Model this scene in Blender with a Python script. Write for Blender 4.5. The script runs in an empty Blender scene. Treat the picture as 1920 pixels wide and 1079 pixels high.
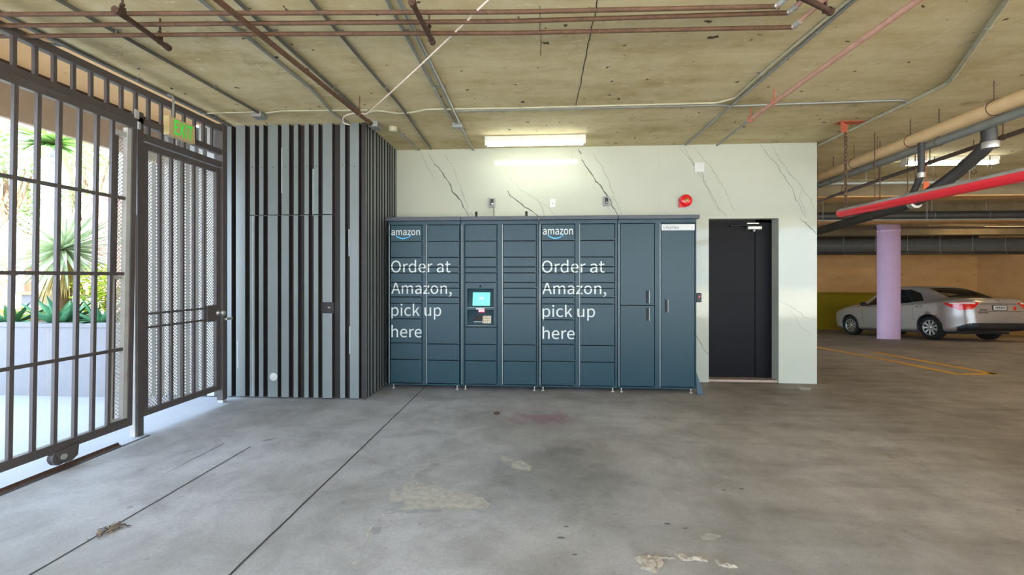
import bpy, bmesh, math, random
from math import sin, cos, tan, pi, radians, sqrt, atan, atan2
from mathutils import Vector, Matrix, noise
from mathutils.bvhtree import BVHTree

random.seed(7)
S = bpy.context.scene
COL = S.collection

# ------------------------------------------------------------------ camera, sky, sun, exposure
FPX, CX, HOR, CAMZ = 827.0, 960.0, 520.0, 1.37
YAW = atan(52.0 / FPX)
SA, CA = sin(YAW), cos(YAW)
cam = bpy.data.cameras.new('camera')
cam.sensor_width = 36.0
cam.lens = FPX / 1920.0 * 36.0
cam.shift_y = -(539.5 - HOR) / 1920.0
cam.clip_start, cam.clip_end = 0.05, 300
camo = bpy.data.objects.new('camera', cam)
camo.location = (0, 0, CAMZ)
camo.rotation_euler = (pi / 2, 0, YAW)
COL.objects.link(camo)
S.camera = camo

w = bpy.data.worlds.new('sky')
S.world = w
w.use_nodes = True
bg = w.node_tree.nodes['Background']
bg.inputs[0].default_value = (0.64, 0.80, 1.0, 1)
bg.inputs[1].default_value = 2.8

sun = bpy.data.lights.new('sun', 'SUN')
sun.energy = 22.0
sun.angle = radians(1.0)
sun.color = (1.0, 0.95, 0.86)
suno = bpy.data.objects.new('sun', sun)
suno.location = (10, -6, 20)
# sun behind the building to the right: the lane by the gate lies in its shade, the drive behind the camera in sunlight
suno.rotation_euler = Vector((-0.42, 0.22, -0.86)).to_track_quat('-Z', 'Y').to_euler()
COL.objects.link(suno)

S.view_settings.view_transform = 'Standard'
S.view_settings.look = 'None'
S.view_settings.exposure = 1.45
S.view_settings.gamma = 1.0
S.view_settings.use_curve_mapping = False
S.cycles.max_bounces = 10
S.cycles.diffuse_bounces = 7
S.cycles.transparent_max_bounces = 16
S.cycles.use_denoising = True
S.cycles.sample_clamp_indirect = 12.0

# ------------------------------------------------------------------ survey helpers: sight line -> point in the place
CEIL = 3.10
FLOOR_BREAK, FLOOR_END, FLOOR_SLOPE = 8.9, 16.0, 0.085
def fz(y):
    return -FLOOR_SLOPE * (min(max(y, FLOOR_BREAK), FLOOR_END) - FLOOR_BREAK)
def ray(u, v):
    s = (u - CX) / FPX
    return Vector((-SA + CA * s, CA + SA * s, (HOR - v) / FPX))
O = Vector((0, 0, CAMZ))
def atz(u, v, z):
    d = ray(u, v); return O + d * ((z - CAMZ) / d.z)
def aty(u, v, y):
    d = ray(u, v); return O + d * (y / d.y)
def atx(u, v, x):
    d = ray(u, v); return O + d * (x / d.x)
def onfloor(u, v, h=0.0):
    p = atz(u, v, h)
    for _ in range(30):
        q = atz(u, v, fz(p.y) + h)
        p = p * 0.5 + q * 0.5
    return p

# ------------------------------------------------------------------ materials
def lin(c):
    if isinstance(c, str):
        c = tuple(int(c[i:i + 2], 16) / 255 for i in (0, 2, 4))
    return tuple((x / 12.92 if x <= 0.04045 else ((x + 0.055) / 1.055) ** 2.4) for x in c[:3]) + (1.0,)
class NT:
    def __init__(s, name):
        s.m = bpy.data.materials.new(name); s.m.use_nodes = True
        s.t = s.m.node_tree; s.n = s.t.nodes; s.b = s.n['Principled BSDF']
    def node(s, typ, **k):
        x = s.n.new(typ)
        for a, v in k.items(): setattr(x, a, v)
        return x
    def link(s, a, b): s.t.links.new(a, b)
    def math(s, op, a, b=None, c=None, clamp=False):
        x = s.node('ShaderNodeMath', operation=op, use_clamp=clamp)
        for i, v in enumerate((a, b, c)):
            if v is None: continue
            if isinstance(v, (int, float)): x.inputs[i].default_value = v
            else: s.link(v, x.inputs[i])
        return x.outputs[0]
    def noise(s, vec, scale, detail=6, rough=0.6, dist=0.0):
        x = s.node('ShaderNodeTexNoise'); x.inputs['Scale'].default_value = scale
        x.inputs['Detail'].default_value = detail; x.inputs['Roughness'].default_value = rough
        x.inputs['Distortion'].default_value = dist
        if vec is not None: s.link(vec, x.inputs['Vector'])
        return x.outputs[0]
    def ramp(s, fac, p0, p1, c0=(0, 0, 0, 1), c1=(1, 1, 1, 1)):
        x = s.node('ShaderNodeValToRGB'); e = x.color_ramp.elements
        e[0].position, e[1].position = p0, p1; e[0].color, e[1].color = c0, c1
        s.link(fac, x.inputs[0]); return x.outputs[0]
    def mix(s, fac, a, b, blend='MIX'):
        x = s.node('ShaderNodeMix', data_type='RGBA', blend_type=blend)
        for i, v in ((0, fac), (6, a), (7, b)):
            if isinstance(v, (int, float)): x.inputs[i].default_value = v
            elif isinstance(v, tuple): x.inputs[i].default_value = v
            else: s.link(v, x.inputs[i])
        return x.outputs[2]
    def pos(s):
        return s.node('ShaderNodeNewGeometry').outputs['Position']
    def mapv(s, vec, scale=(1, 1, 1), rot=(0, 0, 0), loc=(0, 0, 0)):
        x = s.node('ShaderNodeMapping'); x.inputs['Scale'].default_value = scale
        x.inputs['Rotation'].default_value = rot; x.inputs['Location'].default_value = loc
        s.link(vec, x.inputs['Vector']); return x.outputs[0]
    def bump(s, h, strength=0.3, dist=0.01):
        x = s.node('ShaderNodeBump'); x.inputs['Strength'].default_value = strength
        x.inputs['Distance'].default_value = dist
        s.link(h, x.inputs['Height']); s.link(x.outputs[0], s.b.inputs['Normal'])
    def done(s, rough=0.5, metal=0.0, color=None, spec=None, coat=0.0):
        s.b.inputs['Roughness'].default_value = rough
        s.b.inputs['Metallic'].default_value = metal
        if spec is not None: s.b.inputs['Specular IOR Level'].default_value = spec
        if coat: s.b.inputs['Coat Weight'].default_value = coat; s.b.inputs['Coat Roughness'].default_value = 0.05
        if color is not None:
            if isinstance(color, tuple): s.b.inputs['Base Color'].default_value = color
            else: s.link(color, s.b.inputs['Base Color'])
        return s.m
def plain(name, c, rough=0.5, metal=0.0, var=0.12, scale=9, spec=None, coat=0.0):
    t = NT(name); p = t.node('ShaderNodeTexCoord').outputs['Object']
    f = t.noise(p, scale, 5)
    l = lin(c); d = tuple(x * (1 - var) for x in l[:3]) + (1,); h = tuple(min(1, x * (1 + var)) for x in l[:3]) + (1,)
    return t.done(rough, metal, t.ramp(f, 0.3, 0.7, d, h), spec, coat)
def emit(name, c, strength):
    t = NT(name)
    t.b.inputs['Emission Color'].default_value = lin(c); t.b.inputs['Emission Strength'].default_value = strength
    return t.done(0.4, 0, lin(c))

def m_floor():
    t = NT('floor_concrete'); p = t.pos()
    big = t.noise(p, 0.45, 5, 0.6); mid = t.noise(p, 2.3, 8, 0.68, 0.4); fine = t.noise(p, 60, 4, 0.7)
    streak = t.noise(t.mapv(p, (0.5, 3.0, 1), (0, 0, 0.5)), 2.2, 7, 0.65)
    # the garage side (positive x, and deeper) is older, browner concrete than the approach slab
    xyz = t.node('ShaderNodeSeparateXYZ'); t.link(p, xyz.inputs[0])
    old = t.math('ADD', t.math('MULTIPLY', xyz.outputs[0], 0.16), t.math('MULTIPLY', t.noise(p, 0.8, 4), 0.55))
    old = t.math('ADD', old, t.math('MULTIPLY', xyz.outputs[1], 0.03))
    old = t.ramp(old, 0.30, 0.95)
    c = t.mix(old, lin('b3b5ba'), lin('a89a8b'))
    c = t.mix(t.ramp(big, 0.35, 0.62), c, t.mix(1.0, c, lin('d0cdc9'), 'MULTIPLY'))
    c = t.mix(t.math('MULTIPLY', t.ramp(mid, 0.42, 0.72), 0.75), c, t.mix(1.0, c, lin('b3b0ab'), 'MULTIPLY'))
    c = t.mix(t.math('MULTIPLY', t.math('MULTIPLY', t.ramp(streak, 0.45, 0.75), old), 0.7), c, t.mix(1.0, c, lin('a09a92'), 'MULTIPLY'))
    spots = t.ramp(t.noise(p, 5.5, 3, 0.5), 0.70, 0.755)
    c = t.mix(t.math('MULTIPLY', spots, 0.6), c, lin('4d5054'))
    flecks = t.ramp(t.noise(p, 13, 4, 0.6), 0.72, 0.75)
    c = t.mix(t.math('MULTIPLY', flecks, 0.6), c, lin('d2cdc2'))
    c = t.mix(t.math('MULTIPLY', t.ramp(fine, 0.35, 0.7), 0.32), c, lin('6c6a66'))
    # magenta spill in front of the lockers
    q = atz(1020, 785, 0)
    dx = t.math('DIVIDE', t.math('SUBTRACT', xyz.outputs[0], q.x), 0.42); dy = t.math('DIVIDE', t.math('SUBTRACT', xyz.outputs[1], q.y), 0.25)
    d = t.math('SQRT', t.math('ADD', t.math('MULTIPLY', dx, dx), t.math('MULTIPLY', dy, dy)))
    d = t.math('ADD', d, t.math('MULTIPLY', t.math('SUBTRACT', t.noise(p, 7, 5), 0.5), 2.4))
    spill = t.math('SUBTRACT', 1.0, t.ramp(d, 0.2, 0.95))
    c = t.mix(t.math('MULTIPLY', spill, 0.55), c, lin('7c5068'))
    # worn patch where the coating is rubbed dark, right of the chipped rims
    q = atz(1010, 890, 0)
    dx = t.math('DIVIDE', t.math('SUBTRACT', xyz.outputs[0], q.x), 0.75); dy = t.math('DIVIDE', t.math('SUBTRACT', xyz.outputs[1], q.y), 0.75)
    d = t.math('SQRT', t.math('ADD', t.math('MULTIPLY', dx, dx), t.math('MULTIPLY', dy, dy)))
    d = t.math('ADD', d, t.math('MULTIPLY', t.math('SUBTRACT', t.noise(p, 3.5, 7, 0.65), 0.5), 1.6))
    worn = t.math('SUBTRACT', 1.0, t.ramp(d, 0.45, 0.95))
    c = t.mix(t.math('MULTIPLY', worn, 0.5), c, t.mix(1.0, c, lin('c4c8cc'), 'MULTIPLY'))
    grit = t.ramp(t.noise(p, 34, 3, 0.6), 0.62, 0.70)
    c = t.mix(t.math('MULTIPLY', grit, 0.3), c, lin('5f5f60'))
    t.bump(t.math('ADD', t.math('MULTIPLY', fine, 0.5), mid), 0.3, 0.006)
    return t.done(0.62, 0, c, 0.35)
def m_ceiling():
    t = NT('ceiling_concrete'); p = t.pos()
    a = t.noise(t.mapv(p, (0.5, 2.0, 1)), 1.3, 7, 0.65); b = t.noise(p, 5, 7, 0.7)
    xyz = t.node('ShaderNodeSeparateXYZ'); t.link(p, xyz.inputs[0])
    c = t.mix(t.ramp(a, 0.35, 0.68), lin('cdc098'), lin('a8966a'))
    c = t.mix(t.math('MULTIPLY', t.ramp(b, 0.42, 0.72), 0.5), c, lin('d8ceb0'))
    c = t.mix(t.math('MULTIPLY', t.ramp(t.noise(p, 2.1, 6, 0.7), 0.6, 0.74), 0.55), c, lin('6d6249'))
    fl = t.ramp(t.noise(t.mapv(p, (1, 2.4, 1)), 8, 4, 0.6), 0.655, 0.70)
    c = t.mix(t.math('MULTIPLY', fl, 0.75), c, lin('d8cfb6'))
    pits = t.ramp(t.noise(t.mapv(p, (1, 1, 1), (0, 0, 0), (9, 3, 1)), 10, 2, 0.5), 0.70, 0.72)
    c = t.mix(t.math('MULTIPLY', pits, 0.9), c, lin('3a3022'))
    # board-form lines of the soffit
    fr = t.math('FRACT', t.math('DIVIDE', xyz.outputs[1], 1.22))
    ln = t.math('LESS_THAN', fr, 0.006)
    c = t.mix(t.math('MULTIPLY', ln, 0.4), c, lin('c9c0a4'))
    t.bump(b, 0.25, 0.006)
    return t.done(0.85, 0, c, 0.2)
def m_marble():
    t = NT('white_marble_panel'); p = t.pos()
    a = t.noise(p, 0.9, 5)
    c = t.mix(t.ramp(a, 0.3, 0.7), lin('b3b5a6'), lin('a9ac9d'))
    v = t.noise(t.mapv(p, (2.2, 1, 0.7), (0, 0.5, 0)), 1.3, 8, 0.6, 0.6)
    vv = t.math('ABSOLUTE', t.math('SUBTRACT', v, 0.5))
    vein = t.math('SUBTRACT', 1.0, t.ramp(vv, 0.0, 0.012))
    c = t.mix(t.math('MULTIPLY', vein, t.math('MULTIPLY', t.ramp(t.noise(p, 0.7, 3), 0.5, 0.65), 0.22)), c, lin('9b9d93'))
    return t.done(0.07, 0, c, 0.38)
def m_wall_painted(name, c, c2):
    t = NT(name); p = t.pos()
    a = t.noise(t.mapv(p, (0.6, 0.6, 1.5)), 1.2, 7, 0.65)
    col = t.mix(t.ramp(a, 0.35, 0.7), lin(c), lin(c2))
    pits = t.ramp(t.noise(p, 7, 3, 0.5), 0.70, 0.73)
    col = t.mix(t.math('MULTIPLY', pits, 0.6), col, lin('5a4326'))
    t.bump(a, 0.2, 0.01)
    return t.done(0.8, 0, col, 0.25)
def m_perf():
    t = NT('perforated_sheet'); p = t.pos()
    xyz = t.node('ShaderNodeSeparateXYZ'); t.link(p, xyz.inputs[0])
    cmb = t.node('ShaderNodeCombineXYZ')
    r = 0.7071
    t.link(t.math('MULTIPLY', t.math('ADD', xyz.outputs[1], xyz.outputs[2]), r), cmb.inputs[0])
    t.link(t.math('MULTIPLY', t.math('SUBTRACT', xyz.outputs[1], xyz.outputs[2]), r), cmb.inputs[1])
    vo = t.node('ShaderNodeTexVoronoi', voronoi_dimensions='2D'); vo.inputs['Scale'].default_value = 46
    vo.inputs['Randomness'].default_value = 0.0
    t.link(cmb.outputs[0], vo.inputs['Vector'])
    hole = t.math('GREATER_THAN', vo.outputs['Distance'], 0.33)
    t.link(hole, t.b.inputs['Alpha'])
    return t.done(0.5, 0.2, lin('d2d0cc'))
def m_rust(name, c1, c2, c3):
    t = NT(name); p = t.pos()
    a = t.noise(p, 14, 7, 0.7); b = t.noise(p, 55, 4, 0.7)
    c = t.mix(t.ramp(a, 0.35, 0.65), lin(c1), lin(c2))
    c = t.mix(t.ramp(b, 0.55, 0.72), c, lin(c3))
    t.bump(b, 0.3, 0.003)
    return t.done(0.75, 0.1, c)
M = {}
M['floor'] = m_floor(); M['ceiling'] = m_ceiling(); M['marble'] = m_marble()
M['vein'] = plain('marble_vein', '595a54', 0.18, var=0.25, scale=30)
M['vein_faint'] = plain('marble_vein_faint', '8c8e83', 0.18, var=0.12, scale=30)
M['joint_pale'] = plain('panel_joint', '9fa294', 0.3)
M['joint_dark'] = plain('floor_joint', '2e2b28', 0.9)
M['patch'] = plain('bare_rough_concrete', '9b9994', 0.9, var=0.2, scale=22)
M['patch_rim'] = plain('pale_chipped_edge', 'a9a8a5', 0.9, var=0.2, scale=30)
M['wet'] = plain('dark_worn_concrete', '8b8d90', 0.7, var=0.18, scale=10)
M['crumb'] = plain('crumbled_mortar', '93897b', 0.95, var=0.4, scale=45)
M['peach'] = m_wall_painted('peach_paint', 'cca06a', 'b88d58')
M['soffit'] = m_wall_painted('peach_soffit_paint', 'f6cb92', 'ecbb80')
M['olive'] = m_wall_painted('olive_yellow_paint', '9a8a1c', '857616')
M['fascia'] = plain('grey_beige_render', 'aa967f', 0.85, var=0.06)
M['dark_wall'] = plain('dark_concrete', '4a4336', 0.9)
M['ext_ground'] = plain('pale_paving', '969ba3', 0.8, var=0.06, scale=3)
M['planter'] = plain('white_stucco', '7d7d81', 0.85, var=0.05)
M['soil'] = plain('garden_soil', '7a664a', 0.95, var=0.3)
M['gate'] = plain('dark_brown_gate_steel', '4a4341', 0.5, 0.0, var=0.1)
M['gate_light'] = plain('pale_gate_steel', 'a8a5a0', 0.6, 0.1, var=0.1)
M['perf'] = m_perf()
M['clad'] = plain('slate_grey_cladding', '6f7675', 0.42, 0.0, var=0.05, scale=2)
M['clad_back'] = plain('dark_groove_tone', '27211f', 0.6, var=0.1)  # dark tone for the board sides and the backing between boards
M['clad_bent'] = plain('bare_folded_edge', '949e9f', 0.5)
M['locker'] = plain('slate_blue_powder_coat', '1d3942', 0.36, 0.0, var=0.04, scale=3, spec=0.3)
M['locker_in'] = plain('locker_shadow_gap', '10161b', 0.7)
M['locker_cap'] = plain('charcoal_locker_cap', '363b43', 0.4)
M['white_vinyl'] = plain('white_vinyl', 'bfc4bf', 0.5, var=0.02)
M['blue_vinyl'] = plain('light_blue_vinyl', '4fb0e6', 0.5, var=0.02)
M['black_ink'] = plain('dark_ink', '24272a', 0.6)
M['edge'] = plain('pale_steel_edge', 'a9aca4', 0.4, 0.3)
M['zinc'] = plain('zinc_steel', 'b8b6ae', 0.35, 0.7)
M['galv'] = plain('galvanised_conduit', '8f918c', 0.42, 0.35, var=0.1, scale=6)
M['galv_dark'] = plain('dark_dusty_conduit', '5c5a52', 0.6, 0.2)
M['cond_tan'] = plain('painted_conduit', 'a39f86', 0.6)
M['cable'] = plain('pale_pink_cable', 'd9c6b4', 0.6)
M['beam'] = plain('brown_stained_concrete_beam', '7a6d54', 0.9, var=0.2, scale=3)
M['rust'] = m_rust('rusty_pipe', '4f3827', '664934', '3b2a20')
M['rust_dark'] = m_rust('dark_rusty_pipe', '3c281e', '4c3426', '2b1d16')
M['salmon'] = m_rust('salmon_primed_pipe', 'b48875', 'c29984', 'a07665')
M['redbrown'] = m_rust('red_primed_steel', 'a9533c', 'b8634a', '8c4430')
M['tan_pipe'] = plain('cream_painted_pipe', 'd8b889', 0.5, var=0.08)
M['grey_pipe'] = plain('grey_pipe', '83857f', 0.45, 0.2)
M['black_pipe'] = plain('black_iron_pipe', '34322f', 0.5, 0.1, var=0.2)
M['dark_pipe'] = plain('dark_grey_duct_pipe', '6a6c69', 0.35, 0.2, var=0.15)
M['brown_pipe'] = plain('brown_dusty_pipe', '5c4a40', 0.6)
M['red_plastic'] = plain('red_plastic_tube', 'e32c38', 0.35, var=0.06, scale=4)
M['dust'] = plain('grey_dust', '9a938c', 0.95, var=0.2)
M['lilac'] = plain('lilac_column_paint', 'cdadc9', 0.6, var=0.05, scale=3)
M['yellow_line'] = plain('worn_yellow_paint', 'd6982c', 0.8, var=0.18, scale=14)
M['black_door'] = plain('black_door_paint', '0c0b0e', 0.45, var=0.15, scale=3, spec=0.12)
M['black'] = plain('black_plastic', '161616', 0.45)
M['alu'] = plain('aluminium', 'b7bab0', 0.35, 0.6)
M['white_plastic'] = plain('white_plastic', 'bfc1bd', 0.45, var=0.02)
M['grey_box'] = plain('grey_plastic_box', '8d8f8c', 0.35)
M['bell_red'] = plain('red_enamel', 'd0191c', 0.25, var=0.04, coat=0.5)
M['bell_gold'] = plain('aged_brass', '8f7a3c', 0.4, 0.5)
M['lamp_tube'] = emit('lit_fluorescent_tube', 'fbfff6', 7.0)
M['fill_tube_bright'] = emit('bright_fill_tube', 'f6fbff', 34.0)
M['fill_tube_warm'] = emit('warm_fill_tube', 'ffe3b8', 26.0)
M['clad_daylit'] = plain('daylit_grey_cladding', 'b4b8b8', 0.5, var=0.05)
M['drive'] = plain('sunlit_drive_concrete', 'b8b4aa', 0.85, var=0.06)
M['lamp_body'] = plain('white_lamp_housing', 'cfd0c4', 0.5)
M['exit_plate'] = plain('beige_exit_plate', 'b6a476', 0.4, var=0.03)
M['exit_green'] = emit('green_exit_letters', '00b42a', 0.36)
M['screen'] = emit('lit_teal_screen', '58c0a8', 0.62)
M['screen_mark'] = emit('lit_white_screen_mark', 'f4fffa', 0.9)
M['scan_red'] = emit('red_scanner_light', 'ff3048', 1.6)
M['keypad'] = plain('cream_keypad', 'cdbfa2', 0.45)
M['key_ink'] = plain('keypad_keys', '77705f', 0.5)

# ------------------------------------------------------------------ mesh builder and object tagging
class MB:
    def __init__(s): s.v = []; s.f = []; s.m = []; s.sm = []
    def add(s, vs, fs, m=0, smooth=False):
        o = len(s.v); s.v += [Vector(p) for p in vs]
        for f in fs: s.f.append([i + o for i in f]); s.m.append(m); s.sm.append(smooth)
        return s
    def box(s, a, b, m=0, bev=0.0):
        x0, x1 = sorted((a[0], b[0])); y0, y1 = sorted((a[1], b[1])); z0, z1 = sorted((a[2], b[2]))
        if bev > 0 and min(x1 - x0, y1 - y0, z1 - z0) > 2.2 * bev:
            bm = bmesh.new(); bmesh.ops.create_cube(bm, size=1)
            for q in bm.verts: q.co = Vector(((x0 + x1) / 2 + q.co.x * (x1 - x0), (y0 + y1) / 2 + q.co.y * (y1 - y0), (z0 + z1) / 2 + q.co.z * (z1 - z0)))
            bmesh.ops.bevel(bm, geom=bm.edges[:], offset=bev, segments=2, affect='EDGES', profile=0.5)
            return s.bm(bm, m)
        vs = [(x0, y0, z0), (x1, y0, z0), (x1, y1, z0), (x0, y1, z0), (x0, y0, z1), (x1, y0, z1), (x1, y1, z1), (x0, y1, z1)]
        return s.add(vs, [(0, 3, 2, 1), (4, 5, 6, 7), (0, 1, 5, 4), (1, 2, 6, 5), (2, 3, 7, 6), (3, 0, 4, 7)], m)
    def bm(s, bm, m=0, smooth=False):
        bm.verts.index_update()
        s.add([q.co.copy() for q in bm.verts], [[q.index for q in f.verts] for f in bm.faces], m, smooth)
        bm.free(); return s
    def tube(s, pts, r, m=0, seg=12, cap=True):
        pts = [Vector(p) for p in pts]
        n = len(pts); rs = r if isinstance(r, (list, tuple)) else [r] * n
        tans = []
        for i in range(n):
            a = pts[max(0, i - 1)]; b = pts[min(n - 1, i + 1)]
            tans.append((b - a).normalized())
        ref = Vector((0, 0, 1)) if abs(tans[0].z) < 0.9 else Vector((1, 0, 0))
        nrm = (ref - tans[0] * ref.dot(tans[0])).normalized()
        vs = []
        for i in range(n):
            t = tans[i]; nrm = (nrm - t * nrm.dot(t)).normalized(); bi = t.cross(nrm)
            k = 1.0
            if 0 < i < n - 1:
                c = max(-1, min(1, (pts[i] - pts[i - 1]).normalized().dot((pts[i + 1] - pts[i]).normalized())))
                k = 1.0
            for j in range(seg):
                a = 2 * pi * j / seg
                vs.append(pts[i] + (nrm * cos(a) + bi * sin(a)) * rs[i] * k)
        fs = [(i * seg + j, i * seg + (j + 1) % seg, (i + 1) * seg + (j + 1) % seg, (i + 1) * seg + j) for i in range(n - 1) for j in range(seg)]
        s.add(vs, fs, m, True)
        if cap:
            s.add(vs[:seg], [list(range(seg))[::-1]], m); s.add(vs[-seg:], [list(range(seg))], m)
        return s
    def lathe(s, c, axis, prof, m=0, seg=24, cap=True):
        """prof: (distance along the axis, radius)"""
        axis = Vector(axis).normalized(); c = Vector(c)
        ref = Vector((0, 0, 1)) if abs(axis.z) < 0.9 else Vector((1, 0, 0))
        n = (ref - axis * ref.dot(axis)).normalized(); b = axis.cross(n)
        vs = []
        for h, r in prof:
            for j in range(seg):
                a = 2 * pi * j / seg
                vs.append(c + axis * h + (n * cos(a) + b * sin(a)) * max(r, 1e-5))
        fs = [(i * seg + j, i * seg + (j + 1) % seg, (i + 1) * seg + (j + 1) % seg, (i + 1) * seg + j) for i in range(len(prof) - 1) for j in range(seg)]
        s.add(vs, fs, m, True)
        if cap: s.add(vs[:seg], [list(range(seg))[::-1]], m); s.add(vs[-seg:], [list(range(seg))], m)
        return s
    def torus(s, c, axis, R, r, m=0, seg=24, sg=8):
        axis = Vector(axis).normalized(); c = Vector(c)
        ref = Vector((0, 0, 1)) if abs(axis.z) < 0.9 else Vector((1, 0, 0))
        n = (ref - axis * ref.dot(axis)).normalized(); b = axis.cross(n)
        vs = []
        for i in range(seg):
            a = 2 * pi * i / seg; d = n * cos(a) + b * sin(a)
            for j in range(sg):
                q = 2 * pi * j / sg
                vs.append(c + d * (R + r * cos(q)) + axis * r * sin(q))
        fs = [(i * sg + j, i * sg + (j + 1) % sg, ((i + 1) % seg) * sg + (j + 1) % sg, ((i + 1) % seg) * sg + j) for i in range(seg) for j in range(sg)]
        return s.add(vs, fs, m, True)
    def prism(s, poly, ext, m=0):
        """poly: list of 3D points, extruded by the vector ext"""
        poly = [Vector(p) for p in poly]; ext = Vector(ext); n = len(poly)
        vs = poly + [p + ext for p in poly]
        fs = [list(range(n))[::-1], list(range(n, 2 * n))] + [(i, (i + 1) % n, n + (i + 1) % n, n + i) for i in range(n)]
        return s.add(vs, fs, m)
    def face(s, pts, m=0): return s.add(pts, [list(range(len(pts)))], m)
    def strip(s, pts, width, nrm, m=0, jag=0.0):
        """a flat ribbon of varying width lying on a surface with normal nrm"""
        pts = [Vector(p) for p in pts]; nrm = Vector(nrm); L = []; R = []
        for i, p in enumerate(pts):
            t = (pts[min(i + 1, len(pts) - 1)] - pts[max(0, i - 1)]).normalized()
            sd = nrm.cross(t).normalized()
            w_ = width(i / max(1, len(pts) - 1)) if callable(width) else width
            o = sd * (random.uniform(-jag, jag))
            L.append(p + sd * w_ / 2 + o); R.append(p - sd * w_ / 2 + o)
        n = len(pts)
        return s.add(L + R, [(i, i + 1, n + i + 1, n + i) for i in range(n - 1)], m)
    def build(s, name, mats, parent=None, loc=None, kind=None, recalc=True):
        me = bpy.data.meshes.new(name)
        if parent is not None: org = Vector(parent.get('_org', (0, 0, 0)))
        elif loc is not None: org = Vector(loc)
        else:
            xs = [p.x for p in s.v]; ys = [p.y for p in s.v]; zs = [p.z for p in s.v]
            org = Vector(((min(xs) + max(xs)) / 2, (min(ys) + max(ys)) / 2, min(zs)))
        me.from_pydata([p - org for p in s.v], [], s.f)
        for q in (mats if isinstance(mats, (list, tuple)) else [mats]): me.materials.append(M[q] if isinstance(q, str) else q)
        for p, mi, sm in zip(me.polygons, s.m, s.sm): p.material_index = mi; p.use_smooth = sm
        if recalc:
            bm = bmesh.new(); bm.from_mesh(me)
            bmesh.ops.recalc_face_normals(bm, faces=bm.faces[:]); bm.to_mesh(me); bm.free()
        me.update()
        o = bpy.data.objects.new(name, me); COL.objects.link(o)
        if parent is not None: o.parent = parent; o['_org'] = tuple(org)
        else: o.location = org; o['_org'] = tuple(org)
        if kind: o['kind'] = kind
        return o
def tag(o, label, cat, group=None):
    o['label'] = label; o['category'] = cat
    if group: o['group'] = group
    return o
def thing(name, label, cat, loc, group=None, rot=None, local=False):
    o = bpy.data.objects.new(name, None); COL.objects.link(o); o.location = loc
    o.empty_display_size = 0.1
    if rot is not None: o.rotation_euler = rot
    o['_org'] = (0, 0, 0) if local else tuple(loc)
    return tag(o, label, cat, group)
def struct(name, mb, mats, **k):
    return mb.build(name, mats, loc=(0, 0, 0), kind='structure', **k)
def fillet(pts, r=0.06, n=5):
    pts = [Vector(p) for p in pts]; out = [pts[0]]
    for i in range(1, len(pts) - 1):
        a = (pts[i - 1] - pts[i]); b = (pts[i + 1] - pts[i]); k = min(r, a.length * 0.45, b.length * 0.45)
        p0 = pts[i] + a.normalized() * k; p1 = pts[i] + b.normalized() * k
        for j in range(n + 1):
            t = j / n; out.append(p0 * (1 - t) ** 2 + pts[i] * 2 * t * (1 - t) + p1 * t * t)
    out.append(pts[-1]); return out
def dense(pts, step=0.03, amp=0.0, seed=0.0, axes=(1, 1, 1)):
    pts = [Vector(p) for p in pts]; out = []
    for i in range(len(pts) - 1):
        n = max(1, int((pts[i + 1] - pts[i]).length / step))
        for j in range(n): out.append(pts[i].lerp(pts[i + 1], j / n))
    out.append(pts[-1])
    if amp:
        out = [p + Vector([amp * (noise.noise(p * 9 + Vector((seed, k * 7.1, 0))) + .55 * noise.noise(p * 33 + Vector((seed, k * 3.3, 5)))) * axes[k] for k in range(3)]) for p in out]
    return out
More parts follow.
